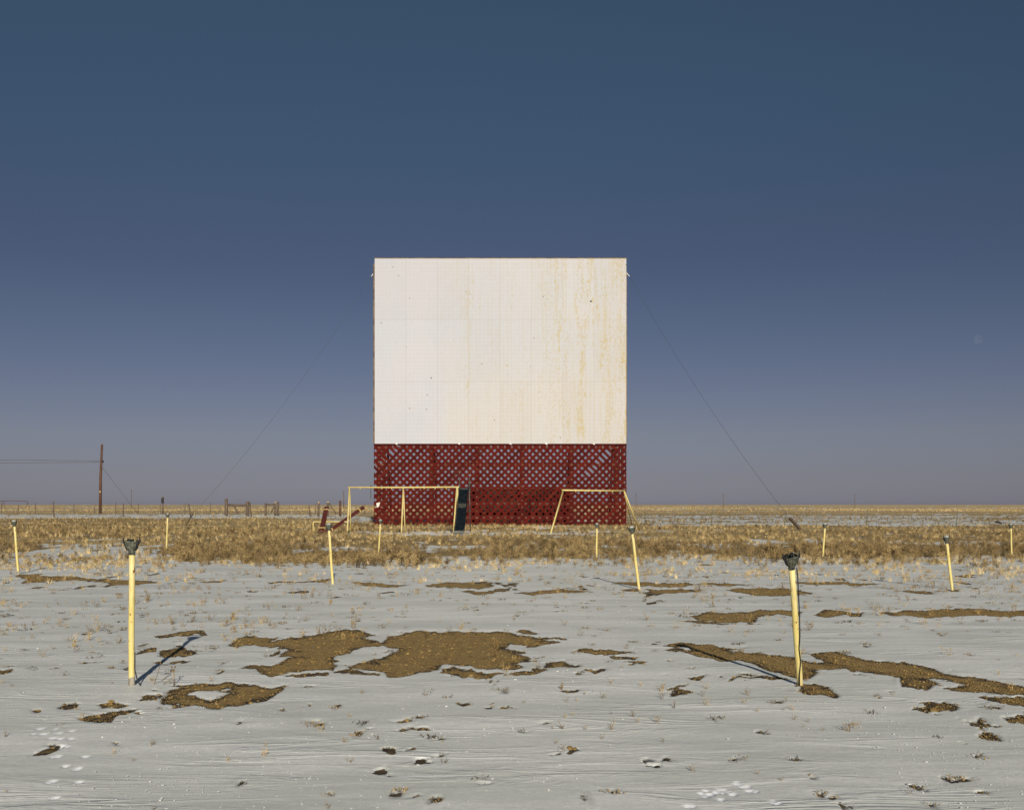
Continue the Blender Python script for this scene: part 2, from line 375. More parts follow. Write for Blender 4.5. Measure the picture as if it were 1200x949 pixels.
def sdf_poly(px, py, P):
    d = np.full(px.shape, 1e9); ins = np.zeros(px.shape, bool); n = len(P)
    for i in range(n):
        ax, ay = P[i]; bx, by = P[(i+1) % n]; ex, ey = bx-ax, by-ay
        t = np.clip(((px-ax)*ex+(py-ay)*ey)/(ex*ex+ey*ey+1e-12), 0, 1)
        d = np.minimum(d, (px-ax-t*ex)**2+(py-ay-t*ey)**2)
        c = ((ay > py) != (by > py)) & (px < (bx-ax)*(py-ay)/((by-ay) if abs(by-ay) > 1e-9 else 1e-9)+ax)
        ins ^= c
    d = np.sqrt(d); return np.where(ins, -d, d)

# ------------------------------------------------------------------ cover maps: where the dry grass stands (photo rows/columns traced to the ground)
def uv_of(x, y):
    y = np.maximum(y, 1.5); return 600+F*x/y, HV+F*H/y
def boxmap(u, v, L):
    out = np.zeros_like(u)
    for (u0, u1, v0, v1, su, sv, val) in L:
        k = sstep(u0-su, u0+su, u)*(1-sstep(u1-su, u1+su, u))*sstep(v0-sv, v0+sv, v)*(1-sstep(v1-sv, v1+sv, v))
        out = np.maximum(out, k*val)
    return out
def warp_uv(x, y):
    u, v = uv_of(x, y)
    n = fbm(x/7, y/16, 21, 4); n2 = fbm(x/5+40, y/12, 29, 3)
    return u+n2*25, v+n*(v-HV)*.13
STRAW = [(-900,400,607,637,30,2,1.15),(380,760,611,640,20,3,.98),(740,2200,615,635,20,1.5,.95),(380,740,614,622,20,1.5,1.0),
         (930,2200,655,672,40,4,.30),(-900,220,636,664,30,5,.28),(850,1080,632,640,20,2,.4),(-900,2200,596,602,30,1.5,.55),(-900,2200,592,597,10,1,.5),
         (700,950,655,668,40,4,.12),(200,380,600,611,20,1.5,.5)]
BROWN = [(190,390,636,660,25,4,.85),(365,690,646,662,15,3,.95),(560,860,636,651,30,3,.75),(830,2200,639,653,20,2,1.15),(-900,40,632,645,20,2,.8),
         (-900,420,618,630,60,4,.35),(1000,2200,655,668,60,4,.3),(700,2200,606,612,20,1.5,.35),(100,700,655,665,30,3,.35),(430,600,611,620,30,2,.4)]
def cover(x, y):
    u, v = warp_uv(x, y); return boxmap(u, v, STRAW), boxmap(u, v, BROWN)

SPOTS = []
for _ in range(330):
    v = 668+ (949-668)*random.random()**.8; u = random.uniform(-250, 1450)
    if v > 790 and random.random() < .62: continue
    if (u < 150 and v > 845) or (785 < u < 950 and v > 905): continue
    x, y = gp(u, v); SPOTS.append((x, y, random.uniform(.005, .020)*(1+y/16), random.uniform(.010, .036)*(1+y/16)))
PRINT = [(0+a/8.57, 840+b/8.57) for a, b in [(400,130),(330,185),(435,183),(560,135),(590,178),(720,155),(500,230),(535,228),(600,232),(705,232),(615,305),(655,318),(530,418),(570,412),(848,415),(650,505),(770,532),(800,520),(500,672),(540,662),(785,668),(560,820)]]
PRINT += [(800+a/8.57, 880+b/8.57) for a, b in [(240,410),(200,440),(270,450),(380,400),(415,400),(340,430),(400,440),(230,470),(450,420),(550,335),(620,375),(660,375),(670,415),(730,428),(390,505),(500,455),(930,530),(945,545),(60,575),(100,568)]]

def patch_sd(x, y, spots=True):
    k = np.clip(y/11, .4, 3)
    wx = x+.085*k*fbm(x*3.6/k, y*3.6/k, 41, 5)+.032*k*fbm(x*13/k, y*11/k, 43, 3); wy = y+.20*k*fbm(x*3.4/k+9, y*3.0/k, 47, 5)+.11*k*fbm(x*12/k, y*9/k, 49, 3)
    sd = np.full(x.shape, 3.0)
    near = np.where((y > 4) & (y < 32))[0]; nx = wx[near]; ny = wy[near]; nsd = sd[near]
    for fr, pts in PATCH:
        P = world_poly(fr, pts); lo = P.min(0)-.6; hi = P.max(0)+.6
        m = (nx > lo[0]) & (nx < hi[0]) & (ny > lo[1]) & (ny < hi[1])
        if m.any(): nsd[m] = np.minimum(nsd[m], sdf_poly(nx[m], ny[m], P))
    for fr, pts in HOLES:
        P = world_poly(fr, pts); lo = P.min(0)-.3; hi = P.max(0)+.3
        m = (nx > lo[0]) & (nx < hi[0]) & (ny > lo[1]) & (ny < hi[1])
        if m.any(): nsd[m] = np.maximum(nsd[m], -sdf_poly(nx[m], ny[m], P))
    # thin films of snow left lying inside the bare ground
    X_, Y_ = x[near], y[near]
    film = fbm(X_*1.3+5, Y_*1.1, 57, 5)
    nsd = np.where((nsd < -.05) & (film > .70), np.maximum(nsd, (film-.70)*.25), nsd)
    # small islands of bare ground just outside the edges
    isl = fbm(X_*5, Y_*3.2, 59, 4); out = (nsd > 0) & (nsd < .35)
    nsd = np.where(out & (isl > .36+nsd*.9), -(isl-.36-nsd*.9)*.12, nsd)
    if spots:
        for (sx, sy, rx, ry) in SPOTS:
            m = (np.abs(nx-sx) < .5) & (np.abs(ny-sy) < .7)
            if m.any():
                d = (np.sqrt(((nx[m]-sx)/rx)**2+((ny[m]-sy)/ry)**2)-1)*min(rx, ry); nsd[m] = np.minimum(nsd[m], d)
    sd[near] = nsd
    return sd
def build_ground():
    s_in = np.linspace(-.60, .60, 640)
    so = [.62]; 
    while so[-1] < 9: so.append(so[-1]*1.05+.004)
    so = np.array(so); s = np.concatenate([-so[::-1], s_in, so])
    v = np.concatenate([np.arange(1100, 962, -6), np.arange(962, 640, -.85), np.arange(640, 600, -.5), np.arange(600, 592, -.35)])
    Yr = F*H/(v-HV)
    Yr = np.concatenate([[-60, -35, -20, -10, -5, -2, 0, 1.5, 2.6, 3.3], Yr, [2400, 3200, 4500, 7000]])
    Yr = np.unique(Yr)
    W = np.maximum(Yr, 6.0)
    X = s[None, :]*W[:, None]; Y = np.repeat(Yr[:, None], len(s), 1)
    X = np.clip(X, -9000+s[None, :]*5, 9000+s[None, :]*5)
    x = X.ravel(); y = Y.ravel()
    nf = len(Yr); nc = len(s)
    sd = patch_sd(x, y)
    st, br = cover(x, y); g = np.clip(np.maximum(st, br), 0, 1)
    u0, v0 = uv_of(x, y)
    # bare ground between grass, thin snow in the meadow
    n = 1.15*fbm(x/.9, y/2.4, 61, 5)+.35*fbm(x/9, y/20, 67, 3)
    u, vv = warp_uv(x, y); vv = vv+8*fbm(x/1.1, y/2.2, 77, 4); mid = sstep(674, 652, vv)
    right = sstep(700, 800, u)
    snowy = (.80*(1-g)+.08)
    farsnow = boxmap(u, v0, [(-2000,420,602,607.5,30,1.0,.80),(-2000,3000,594.5,596,30,.6,.35),(720,4000,603,613,20,1.5,.62),(420,720,623,628,20,1.5,.75),(880,1090,632,638,20,1.5,.6)])
    snowy = np.maximum(snowy*sstep(600, 612, v0)+.12*(1-sstep(600, 612, v0)), farsnow)
    thr = (snowy-.5)*1.15
    msd = (n+thr)*.55
    sd = np.where(v0 < 640, msd, np.minimum(sd, np.where(mid > 0, msd*mid+(1-mid)*3, 3.0)))
    # extra small bare specks in the upper snow field
    band = sstep(664, 672, v0)*(1-sstep(690, 740, v0))
    n3 = fbm(x*2.3, y*.9, 71, 4); sd = np.minimum(sd, np.where(band > 0, (.46-n3)*.6+(1-band)*.5, 3.0))
    fresh = np.zeros_like(x); bumpz = np.zeros_like(x)
    for (pu, pv) in PRINT:
        px, py = gp(pu, pv); r = random.uniform(.8, 1.15)
        m = (np.abs(x-px) < .2) & (np.abs(y-py) < .3)
        d = np.sqrt(((x[m]-px)/(.028*r))**2+((y[m]-py)/(.040*r))**2)+.55*fbm(x[m]*38, y[m]*26, 171, 3)
        fresh[m] = np.maximum(fresh[m], 1-sstep(.7, 1.1, d)); bumpz[m] = np.minimum(bumpz[m], -.010*(1-sstep(.3, 1.1, d)))
    z = base_h(x, y)
    thick = .010*sstep(-.01, .03, sd)*(1-.0*g)
    rip = .0035*fbm(x*.9, y*4.0, 81, 3)+.008*fbm(x*.5, y*1.6, 83, 2)
    z = z+thick+rip*sstep(0, .1, sd)+bumpz+.004*fbm(x*9, y*9, 91, 2)*(1-sstep(-.02, .02, sd))
    co = np.stack([x, y, z], 1)
    i = np.arange(nf-1)[:, None]*nc+np.arange(nc-1)[None, :]
    i = i.ravel(); faces = np.stack([i, i+1, i+nc+1, i+nc], 1)
    me = bpy.data.meshes.new('ground')
    me.vertices.add(len(co)); me.vertices.foreach_set('co', co.astype(np.float32).ravel())
    me.loops.add(len(faces)*4); me.loops.foreach_set('vertex_index', faces.astype(np.int32).ravel())
    me.polygons.add(len(faces)); me.polygons.foreach_set('loop_start', (np.arange(len(faces))*4).astype(np.int32))
    me.polygons.foreach_set('use_smooth', np.ones(len(faces), bool))
    me.update(); me.validate()
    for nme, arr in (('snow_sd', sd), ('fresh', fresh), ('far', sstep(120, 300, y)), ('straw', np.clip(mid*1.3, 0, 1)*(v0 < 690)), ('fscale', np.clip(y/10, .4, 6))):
        a = me.attributes.new(nme, 'FLOAT', 'POINT'); a.data.foreach_set('value', arr.astype(np.float32))
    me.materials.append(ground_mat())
    o = bpy.data.objects.new('ground', me); COL.objects.link(o); tag(o, kind='structure')
    return o
build_ground()

# ------------------------------------------------------------------ grasses
def grass_mat(name, c1, c2, c3):
    m, nt, b = newmat(name); q = N(nt)
    r = q.n('ShaderNodeObjectInfo').outputs['Random']
    pos = q.n('ShaderNodeNewGeometry').outputs['Position']
    c = q.mix(r, c1, c2)
    c = q.mix(q.math('MULTIPLY', q.ss(q.noise(q.scale(pos, (1, .5, .0)), .22, 4, .6), .42, .62), .6), c, c3)
    c = q.mix(q.math('MULTIPLY', q.ss(q.noise(q.scale(pos, (1, .3, 1)), 13, 3, .6), .52, .40), .5), c, tuple(k*.35 for k in c1))
    q.link(c, b.inputs['Base Color']); b.inputs['Roughness'].default_value = .8; b.inputs['Specular IOR Level'].default_value = .1
    return m
M_STRAW = grass_mat('straw_blades', (.20, .125, .045), (.88, .67, .32), (.54, .37, .15))
M_BROWN = grass_mat('brown_weed_stems', (.06, .04, .018), (.50, .35, .155), (.20, .135, .058))
M_TWIG = grass_mat('dry_twig', (.12, .065, .02), (.56, .39, .15), (.26, .15, .05))

def make_src(name, mat, fn, nvar):
    c = bpy.data.collections.new(name)
    for k in range(nvar):
        rnd = random.Random(100*k+len(name)); V = []; Fc = []
        def ribbon(pts, w0, w1, ang):
            n = len(pts); b0 = len(V); sx, sy = math.cos(ang), math.sin(ang)
            for i, p in enumerate(pts):
                w = (w0+(w1-w0)*i/(n-1))/2
                V.append((p[0]-sx*w, p[1]-sy*w, p[2])); V.append((p[0]+sx*w, p[1]+sy*w, p[2]))
            for i in range(n-1):
                a = b0+2*i; Fc.append((a, a+1, a+3, a+2))
        fn(rnd, ribbon)
        me = bpy.data.meshes.new(name); me.from_pydata(V, [], Fc); me.materials.append(mat)
        o = bpy.data.objects.new(name, me); c.objects.link(o)
    return c
def f_straw(r, ribbon):
    for _ in range(17):
        a = r.uniform(0, 6.28); rad = .10*math.sqrt(r.random()); x, y = rad*math.cos(a), rad*math.sin(a)
        h = r.uniform(.12, .36); la = r.uniform(0, 6.28); ln = r.uniform(.02, .75)*h
        pts = [(x+ln*math.cos(la)*t*t, y+ln*math.sin(la)*t*t, h*(t-.25*t*t*ln/h)-.02) for t in (0, .35, .7, 1)]
        ribbon(pts, r.uniform(.010, .019), .003, r.uniform(-.9, .9))
def f_brown(r, ribbon):
    for _ in range(6):
        a = r.uniform(0, 6.28); rad = .10*math.sqrt(r.random()); x, y = rad*math.cos(a), rad*math.sin(a)
        h = r.uniform(.16, .40); la = r.uniform(0, 6.28); ln = r.uniform(.05, .35)*h
        P = lambda t: (x+ln*math.cos(la)*t, y+ln*math.sin(la)*t, h*t-.02)
        ribbon([P(0), P(.5), P(1)], .014, .008, r.uniform(-.8, .8))
        for _ in range(7):
            t = r.uniform(.3, 1); p = P(t); b = r.uniform(0, 6.28); L = r.uniform(.03, .11)
            e = (p[0]+L*math.cos(b), p[1]+L*math.sin(b), p[2]+L*r.uniform(.2, 1))
            ribbon([p, e], .009, .007, r.uniform(-.8, .8))
            for _ in range(3):
                q_ = (e[0]+r.uniform(-.015, .015), e[1]+r.uniform(-.015, .015), e[2]+r.uniform(-.02, .015))
                s = r.uniform(.014, .028); ribbon([q_, (q_[0]+r.uniform(-.01, .01), q_[1], q_[2]+s)], s, s*.5, r.uniform(-1, 1))
def f_twig(r, ribbon):
    for _ in range(r.randint(3, 6)):
        x, y = r.uniform(-.035, .035), r.uniform(-.05, .05)
        h = r.uniform(.05, .17); la = r.uniform(0, 6.28); ln = r.uniform(.1, .9)*h
        P = lambda t: (x+ln*math.cos(la)*t, y+ln*math.sin(la)*t, h*t-.01)
        ribbon([P(0), P(.5), P(1)], .0055, .0035, r.uniform(-.6, .6))
        for _ in range(r.randint(2, 5)):
            t = r.uniform(.35, 1); p = P(t); b = r.uniform(0, 6.28); L = r.uniform(.012, .045)
            e = (p[0]+L*math.cos(b), p[1]+L*math.sin(b), p[2]+L*r.uniform(-.1, .9)); ribbon([p, e], .0045, .0035, r.uniform(-.6, .6))
            if r.random() < .75:
                s = r.uniform(.008, .017); ribbon([e, (e[0]+r.uniform(-.004, .004), e[1], e[2]+s)], s, s*.6, r.uniform(-1, 1))
def f_mat(r, ribbon):          # low crushed debris / clods
    for _ in range(16):
        x, y = r.gauss(0, .022), r.gauss(0, .03); a = r.uniform(0, 6.28); L = r.uniform(.01, .045)
        z = r.uniform(0, .012)
        ribbon([(x, y, z), (x+L*math.cos(a)*.5, y+L*math.sin(a)*.5, z+r.uniform(.003, .018)), (x+L*math.cos(a), y+L*math.sin(a), z+r.uniform(0, .012))], r.uniform(.003, .008), .003, a+1.57)

def scatter(name, label, cat, src, nvar, x, y, sc):
    z = base_h(x, y)+.006
    me = bpy.data.meshes.new(name); n = len(x)
    me.vertices.add(n); me.vertices.foreach_set('co', np.stack([x, y, z], 1).astype(np.float32).ravel())
    a = me.attributes.new('scl', 'FLOAT', 'POINT'); a.data.foreach_set('value', np.asarray(sc, np.float32))
    a = me.attributes.new('rot', 'FLOAT', 'POINT'); a.data.foreach_set('value', rng.uniform(-.7, .7, n).astype(np.float32)+(rng.integers(0, 2, n)*3.1416).astype(np.float32))
    a = me.attributes.new('pick', 'INT', 'POINT'); a.data.foreach_set('value', rng.integers(0, nvar, n).astype(np.int32))
    o = bpy.data.objects.new(name, me); COL.objects.link(o); tag(o, label, cat, kind='stuff')
    ng = bpy.data.node_groups.new(name, 'GeometryNodeTree')
    ng.interface.new_socket('Geometry', in_out='INPUT', socket_type='NodeSocketGeometry'); ng.interface.new_socket('Geometry', in_out='OUTPUT', socket_type='NodeSocketGeometry')
    A = ng.nodes.new; gi = A('NodeGroupInput'); go = A('NodeGroupOutput'); ip = A('GeometryNodeInstanceOnPoints'); ci = A('GeometryNodeCollectionInfo')
    ci.inputs['Collection'].default_value = src; ci.inputs['Separate Children'].default_value = True; ci.inputs['Reset Children'].default_value = True
    L = ng.links.new
    L(gi.outputs[0], ip.inputs['Points']); L(ci.outputs[0], ip.inputs['Instance']); ip.inputs['Pick Instance'].default_value = True
    def na(nm, dt):
        t = A('GeometryNodeInputNamedAttribute'); t.data_type = dt; t.inputs['Name'].default_value = nm; return [s for s in t.outputs if s.enabled and s.name == 'Attribute'][0]
    L(na('pick', 'INT'), ip.inputs['Instance Index'])
    cx = A('ShaderNodeCombineXYZ'); L(na('rot', 'FLOAT'), cx.inputs[2]); L(cx.outputs[0], ip.inputs['Rotation'])
    L(na('scl', 'FLOAT'), ip.inputs['Scale'])
    L(ip.outputs[0], go.inputs[0])
    md = o.modifiers.new('scatter', 'NODES'); md.node_group = ng
    return o
def sample(n, y0, y1, smax=.78, power=1.0):
    y = (y0**power+(y1**power-y0**power)*rng.random(n))**(1/power); x = rng.uniform(-smax, smax, n)*y
    return x, y
C_ST = make_src('straw_tuft', M_STRAW, f_straw, 7); C_BR = make_src('weed_tuft', M_BROWN, f_brown, 7)
C_TW = make_src('twig_sprig', M_TWIG, f_twig, 9); C_DB = make_src('clod_debris', M_BROWN, f_mat, 5)
def keep_clear(x, y):      # not inside the lattice wall / shed
    return ~((np.abs(y-86.2) < .5) & (x > -11) & (x < 9.2)) & ~((y > 87.5) & (y < 93) & (x > -5.2) & (x < 5))
x, y = sample(110000, 26, 420, power=.75); st, br = cover(x, y)
cl = fbm(x/.9, y/.9, 101, 3)
p = st*np.clip(.42+cl*1.9+.5*fbm(x/6, y/9, 103, 3), 0, 1.2)*.8
k = (rng.random(len(x)) < p) & keep_clear(x, y); x, y = x[k], y[k]
scatter('dry_grass', 'straw coloured dry grass covering the meadow around the screen', 'grass', C_ST, 7, x, y, rng.uniform(.26, .74, len(x))*(1+.35*fbm(x/5, y/5, 7, 2)))
x, y = sample(90000, 26, 180, power=.8); st, br = cover(x, y)
cl = fbm(x/1.2, y/1.2, 111, 3)
k = (rng.random(len(x)) < br*np.clip(.35+cl*2.0+.4*fbm(x/7, y/10, 113, 3), 0, 1.2)*.8) & keep_clear(x, y); x, y = x[k], y[k]
scatter('brown_weeds', 'darker brown seed head weeds standing in bands through the grass', 'weeds', C_BR, 7, x, y, rng.uniform(.32, .82, len(x)))
x, y = sample(10, 300, 301); ly = rng.random(42000); y = 250*(3000/250.)**ly; x = rng.uniform(-.78, .78, len(y))*y
k = rng.random(len(y)) < np.clip(.5+1.3*fbm(x/60, y/160, 121, 3), 0, 1); x, y = x[k], y[k]
scatter('plain_grass', 'pale dry grass of the open plain reaching to the horizon', 'grass', C_ST, 7, x, y, rng.uniform(.9, 2.0, len(x)))
ly = rng.random(26000); y = 28*(270/28.)**ly; x = rng.uniform(-.78, .78, len(y))*y; u, v = uv_of(x, y)
k = (rng.random(len(y)) < np.clip(.55+1.5*fbm(x/2.5, y/6, 141, 4), 0, 1)*sstep(672, 655, v)) & keep_clear(x, y); x, y = x[k], y[k]
scatter('low_stubble', 'short dark stubble pricking through the thin snow of the meadow', 'stubble', C_BR, 7, x, y, rng.uniform(.25, .62, len(x)))
ly = rng.random(14000); y = 22*(34/22.)**ly; x = rng.uniform(-.78, .78, len(y))*y; u, v = uv_of(x, y)
k = rng.random(len(y)) < np.clip(.35+1.5*fbm(x/1.5, y/2.5, 151, 4), 0, 1)*sstep(690, 660, v); x, y = x[k], y[k]
scatter('edge_tufts', 'broken tufts of short grass thinning out onto the snow', 'grass', C_ST, 7, x, y, rng.uniform(.15, .5, len(x)))
# sprigs on the snow
x, y = sample(24000, 5.4, 34, power=1.0); u, v = uv_of(x, y)
dens = boxmap(u, v, [(-600,2000,664,700,40,8,.24),(-600,2000,700,735,40,8,.12),(-100,420,690,760,40,12,.22),(-80,110,735,765,20,8,.6),(340,400,690,705,15,4,.8),(780,1300,690,740,40,10,.2),(-600,2000,740,860,40,20,.05),
      (850,1050,820,880,30,10,.25),(640,800,790,880,30,10,.12),(-600,2000,860,990,40,20,.03),(1050,2000,665,700,40,6,.5),(-600,60,665,700,40,6,.3),(240,420,730,745,20,6,.5),(500,760,720,745,40,6,.2)])
cl = fbm(x/.55, y/.9, 131, 3)
k = rng.random(len(x)) < dens*np.clip(.35+cl*2.2, 0, 1.5); x, y = x[k], y[k]
scatter('dry_sprigs', 'small dry weed sprigs poking up through the snow crust', 'weeds', C_TW, 9, x, y, rng.uniform(.3, .85, len(x))*(.6+.4*sstep(8, 14, y)))
xs = np.array([s[0] for s in SPOTS]); ys = np.array([s[1] for s in SPOTS])
x, y = sample(2600, 6, 30); u, v = uv_of(x, y)
k = rng.random(len(x)) < boxmap(u, v, [(-600,2000,662,745,40,10,.5),(-600,2000,745,870,40,20,.10)]); x, y = x[k], y[k]
x = np.concatenate([xs, x]); y = np.concatenate([ys, y])
scatter('ground_debris', 'clods and flattened dead stems scattered on the snow', 'debris', C_DB, 5, x, y, rng.uniform(.35, 1.0, len(x))*(1+y/28))

def lump_src(name, mat, nvar, flat):
    c = bpy.data.collections.new(name)
    for k in range(nvar):
        bm = bmesh.new(); bmesh.ops.create_icosphere(bm, subdivisions=1, radius=1); rr = random.Random(k)
        sx, sy, sz = rr.uniform(.7, 1.4), rr.uniform(.7, 1.4), rr.uniform(.6, 1.1)*flat
        for v in bm.verts: f = rr.uniform(.7, 1.2); v.co = Vector((v.co.x*sx*f, v.co.y*sy*f, v.co.z*sz*f))
        me = bpy.data.meshes.new(name); bm.to_mesh(me); bm.free(); me.materials.append(mat); c.objects.link(bpy.data.objects.new(name, me))
    return c
M_CLOD = grass_mat('soil_clod_earth', (.17, .105, .036), (.38, .26, .10), (.26, .17, .06))
M_CRUMB = simple('snow_crumb', (.62, .61, .57), (.76, .75, .71), 20, .6, bump=.2)
C_CL = lump_src('soil_clod', M_CLOD, 6, .8); C_CR = lump_src('snow_crumb', M_CRUMB, 6, .55)
ly = rng.random(330000); x0 = rng.uniform(-.75, .75, len(ly)); y = 7.2*(27/7.2)**ly; x = x0*y; sd_ = patch_sd(x, y, False)
k = sd_ < np.where(rng.random(len(x)) < .06, .10, .008); x, y = x[k], y[k]; x, y = x[:17000], y[:17000]
scatter('soil_clods', 'crumbly clods and small stones lying on the bare soil patches', 'clods', C_CL, 6, x, y, .0026*np.exp(rng.normal(0, .55, len(x)))*(1+y/24))
ly = rng.random(30000); y = 5.5*(26/5.5)**ly; x = rng.uniform(-.75, .75, len(y))*y; cl = fbm(x/1.5, y/2.0, 161, 4)
k = (rng.random(len(y)) < np.clip(.02+cl*1.1, 0, .7)) & (patch_sd(x, y, False) > .03); x, y = x[k], y[k]
o_ = scatter('snow_crumbs', 'broken bits of crusted snow strewn over the wind packed surface', 'snow', C_CR, 6, x, y, .0021*np.exp(rng.normal(0, .55, len(x)))*(1+y/30))
for v_ in o_.data.vertices: v_.co.z += .009

# ------------------------------------------------------------------ speaker posts
def speaker_post(bu, bv, tu, tv, label, dome=True, twist=0., cable=None, lean_y=0., tilt=0.):
    bx, by = gp(bu, bv); bz = gz(bx, by)
    top = wp(tu, tv, by+lean_y); base = Vector((bx, by, bz))
    d = top-base; Ln = d.length
    rot = d.to_track_quat('Z', 'Y').to_euler()
    rot = (d.normalized().to_track_quat('Z', 'Y') @ Euler((0, 0, twist)).to_quaternion()).to_euler()
    # keep local X across the picture
    q = Vector((0, 0, 1)).rotation_difference(d.normalized()) @ Euler((0, 0, twist)).to_quaternion()
    t = thing('speaker_post', label, 'speaker post', base, q.to_euler(), 'drive in speaker posts')
    hb = Ln-.135                       # where the casting begins
    m = MB(); n = 7
    m.tube([(0.002*math.sin(i*1.3), 0, -.25+(hb+.27)*i/n) for i in range(n+1)], .0265, 16); m.build('pole', YEL, t)
    if twist == 0.:                    # peeled foot
        m = MB(); m.tube([(.002, 0, -.1), (.002, 0, .06), (.004, 0, .085)], [.0285, .0285, .0268], 12); m.build('pole_foot', CONC, t)
    # casting: collar, funnel body with ribs, open tray
    z0 = hb
    def ring(w, dd, z, rr=.5, n=20):
        out = []
        for k in range(n):
            a = 2*math.pi*k/n; c, s_ = math.cos(a), math.sin(a)
            out.append((math.copysign(abs(c)**rr, c)*w/2, math.copysign(abs(s_)**rr, s_)*dd/2, z)); 
        return out
    m = MB()
    prof = [(.058, .058, z0-.012, 1), (.060, .060, z0+.022, 1), (.070, .066, z0+.024, .8), (.074, .068, z0+.045, .7), (.088, .074, z0+.048, .45), (.102, .080, z0+.088, .4), (.112, .086, z0+.098, .4), (.112, .086, z0+.110, .4),
            (.102, .076, z0+.110, .4), (.096, .070, z0+.085, .4)]
    R = [[m.bm.verts.new(p) for p in ring(w, dd, z, rr)] for w, dd, z, rr in prof]
    for i in range(len(R)-1):
        for k in range(20): m.bm.faces.new((R[i][k], R[i][(k+1) % 20], R[i+1][(k+1) % 20], R[i+1][k]))
    m.bm.faces.new(R[0][::-1]); m.bm.faces.new(R[-1])
    for sx in (-1, 0, 1): m.beam((sx*.022, -.035, z0+.03), (sx*.036, -.046, z0+.104), .006, .008, (0, 1, 0))
    jb = m.build('junction_box', CAST, t)
    m = MB(); m.tube([(0, -.029, z0+.004), (0, -.037, z0+.004)], .009, 10); m.build('set_screw', DARK, jb)
    for sx in (-1, 1):
        m = MB()
        m.tube([(sx*.040, -.01, z0+.030), (sx*.050, -.01, z0+.052), (sx*.056, -.01, z0+.080), (sx*.068, -.01, z0+.096), (sx*.073, -.01, z0+.112), (sx*.073, -.01, z0+.140+(.008 if sx > 0 else 0))], [.006, .009, .009, .007, .007, .005], 8)
        m.beam((sx*.050, -.028, z0+.092), (sx*.070, -.028, z0+.100), .008, .010)
        m.build('speaker_hook', DARK, t)
    if dome:
        m = MB(); pr = []
        for i in range(7):
            a = i/6*math.pi/2; pr.append((.047*math.cos(a)+.0005, z0+.105+.040*math.sin(a)))
        RR = [[m.bm.verts.new((r*math.cos(2*math.pi*k/18), r*math.sin(2*math.pi*k/18), z)) for k in range(18)] for r, z in pr]
        for i in range(6):
            for k in range(18): f = m.bm.faces.new((RR[i][k], RR[i][(k+1) % 18], RR[i+1][(k+1) % 18], RR[i+1][k])); f.smooth = True
        m.bm.faces.new(RR[-1]); m.build('dome_lens', DOME, t)
    else:                              # torn wiring in the open tray
        m = MB()
        for k in range(9):
            a = random.uniform(-.045, .045); b = random.uniform(-.025, .025)
            m.tube([(a, b, z0+.085), (a+random.uniform(-.02, .02), b, z0+.125), (a+random.uniform(-.03, .03), b+.01, z0+random.uniform(.10, .128))], .006, 6)
        m.build('torn_wiring', DARK, jb)
    if cable:
        m = MB(); m.tube([c(z0) if callable(c) else c for c in cable], .0055, 8); m.build('speaker_cable', BLACKR, t)
    return t
speaker_post(154, 804, 154.6, 630.5, 'yellow speaker post with open top and no dome, standing in the near snow at left', dome=False,
             cable=[(.027, .005, .30), (.030, .0, .24), (.036, -.02, .15), (.06, -.03, .07), (.085, -.03, .02), (.11, -.05, -.01)])
speaker_post(937.5, 803, 926.5, 648, 'yellow speaker post with black cable down its side, at the dark soil strip at right', dome=False, twist=.12, lean_y=-.42,
             cable=[(.045, .0, 1.13), (.044, -.01, 1.05), (.040, -.01, .9), (.033, -.02, .7), (.020, -.028, .5), (.004, -.031, .38), (.010, -.03, .25), (-.010, -.032, .12), (-.018, -.035, .0)])
speaker_post(21.5, 673, 16.5, 609.5, 'leaning yellow speaker post beside a bare soil strip at the far left edge')
speaker_post(390, 685, 385, 613, 'domed yellow speaker post standing in front of the fallen maroon seesaw', twist=.1)
speaker_post(749, 691, 740, 616.5, 'domed yellow speaker post leaning left, in front of the lattice\'s right corner', twist=-.2)
speaker_post(1116, 692, 1108.5, 627.5, 'domed yellow speaker post on snow, leaning left, second from the right edge', twist=.35)
speaker_post(195, 647, 196.5, 601.5, 'small distant yellow speaker post in brown grass between utility pole and timber gateway')
speaker_post(443.5, 652, 446, 608.5, 'small distant yellow speaker post in front of lattice\'s left end, below the swing frame')
speaker_post(699, 656, 699.5, 613, 'small upright yellow speaker post seen against the lattice inside the right swing frame', twist=.2)
speaker_post(964, 655.5, 967, 613, 'small distant yellow speaker post beside the grey slanting guy anchor')
speaker_post(1185.5, 651, 1184.5, 613.5, 'small distant yellow speaker post nearest the right edge, standing in tall grass', twist=-.3)

X, Y = gp(187, 803)
t = thing('dry_weed', 'bent dry weed stalks in the snow right of the left near post\'s foot', 'weed', (X, Y, gz(X, Y)))
for pts in ([(-.05, 0, 0), (-.005, .02, .16), (.0, .02, .19)], [(.02, 0, 0), (.12, .0, .075), (.125, .01, .12)], [(.125, .01, .0), (.13, .01, .09), (.10, .02, .155)], [(.0, .05, .03), (.09, .05, .11), (.12, .05, .15)]):
    m = MB(); m.tube(pts, [.0035, .0025, .002], 5); m.tube([pts[-1], Vector(pts[-1])+Vector((.004, 0, .014))], [.008, .006], 6); m.build('stalk', M_TWIG, t)

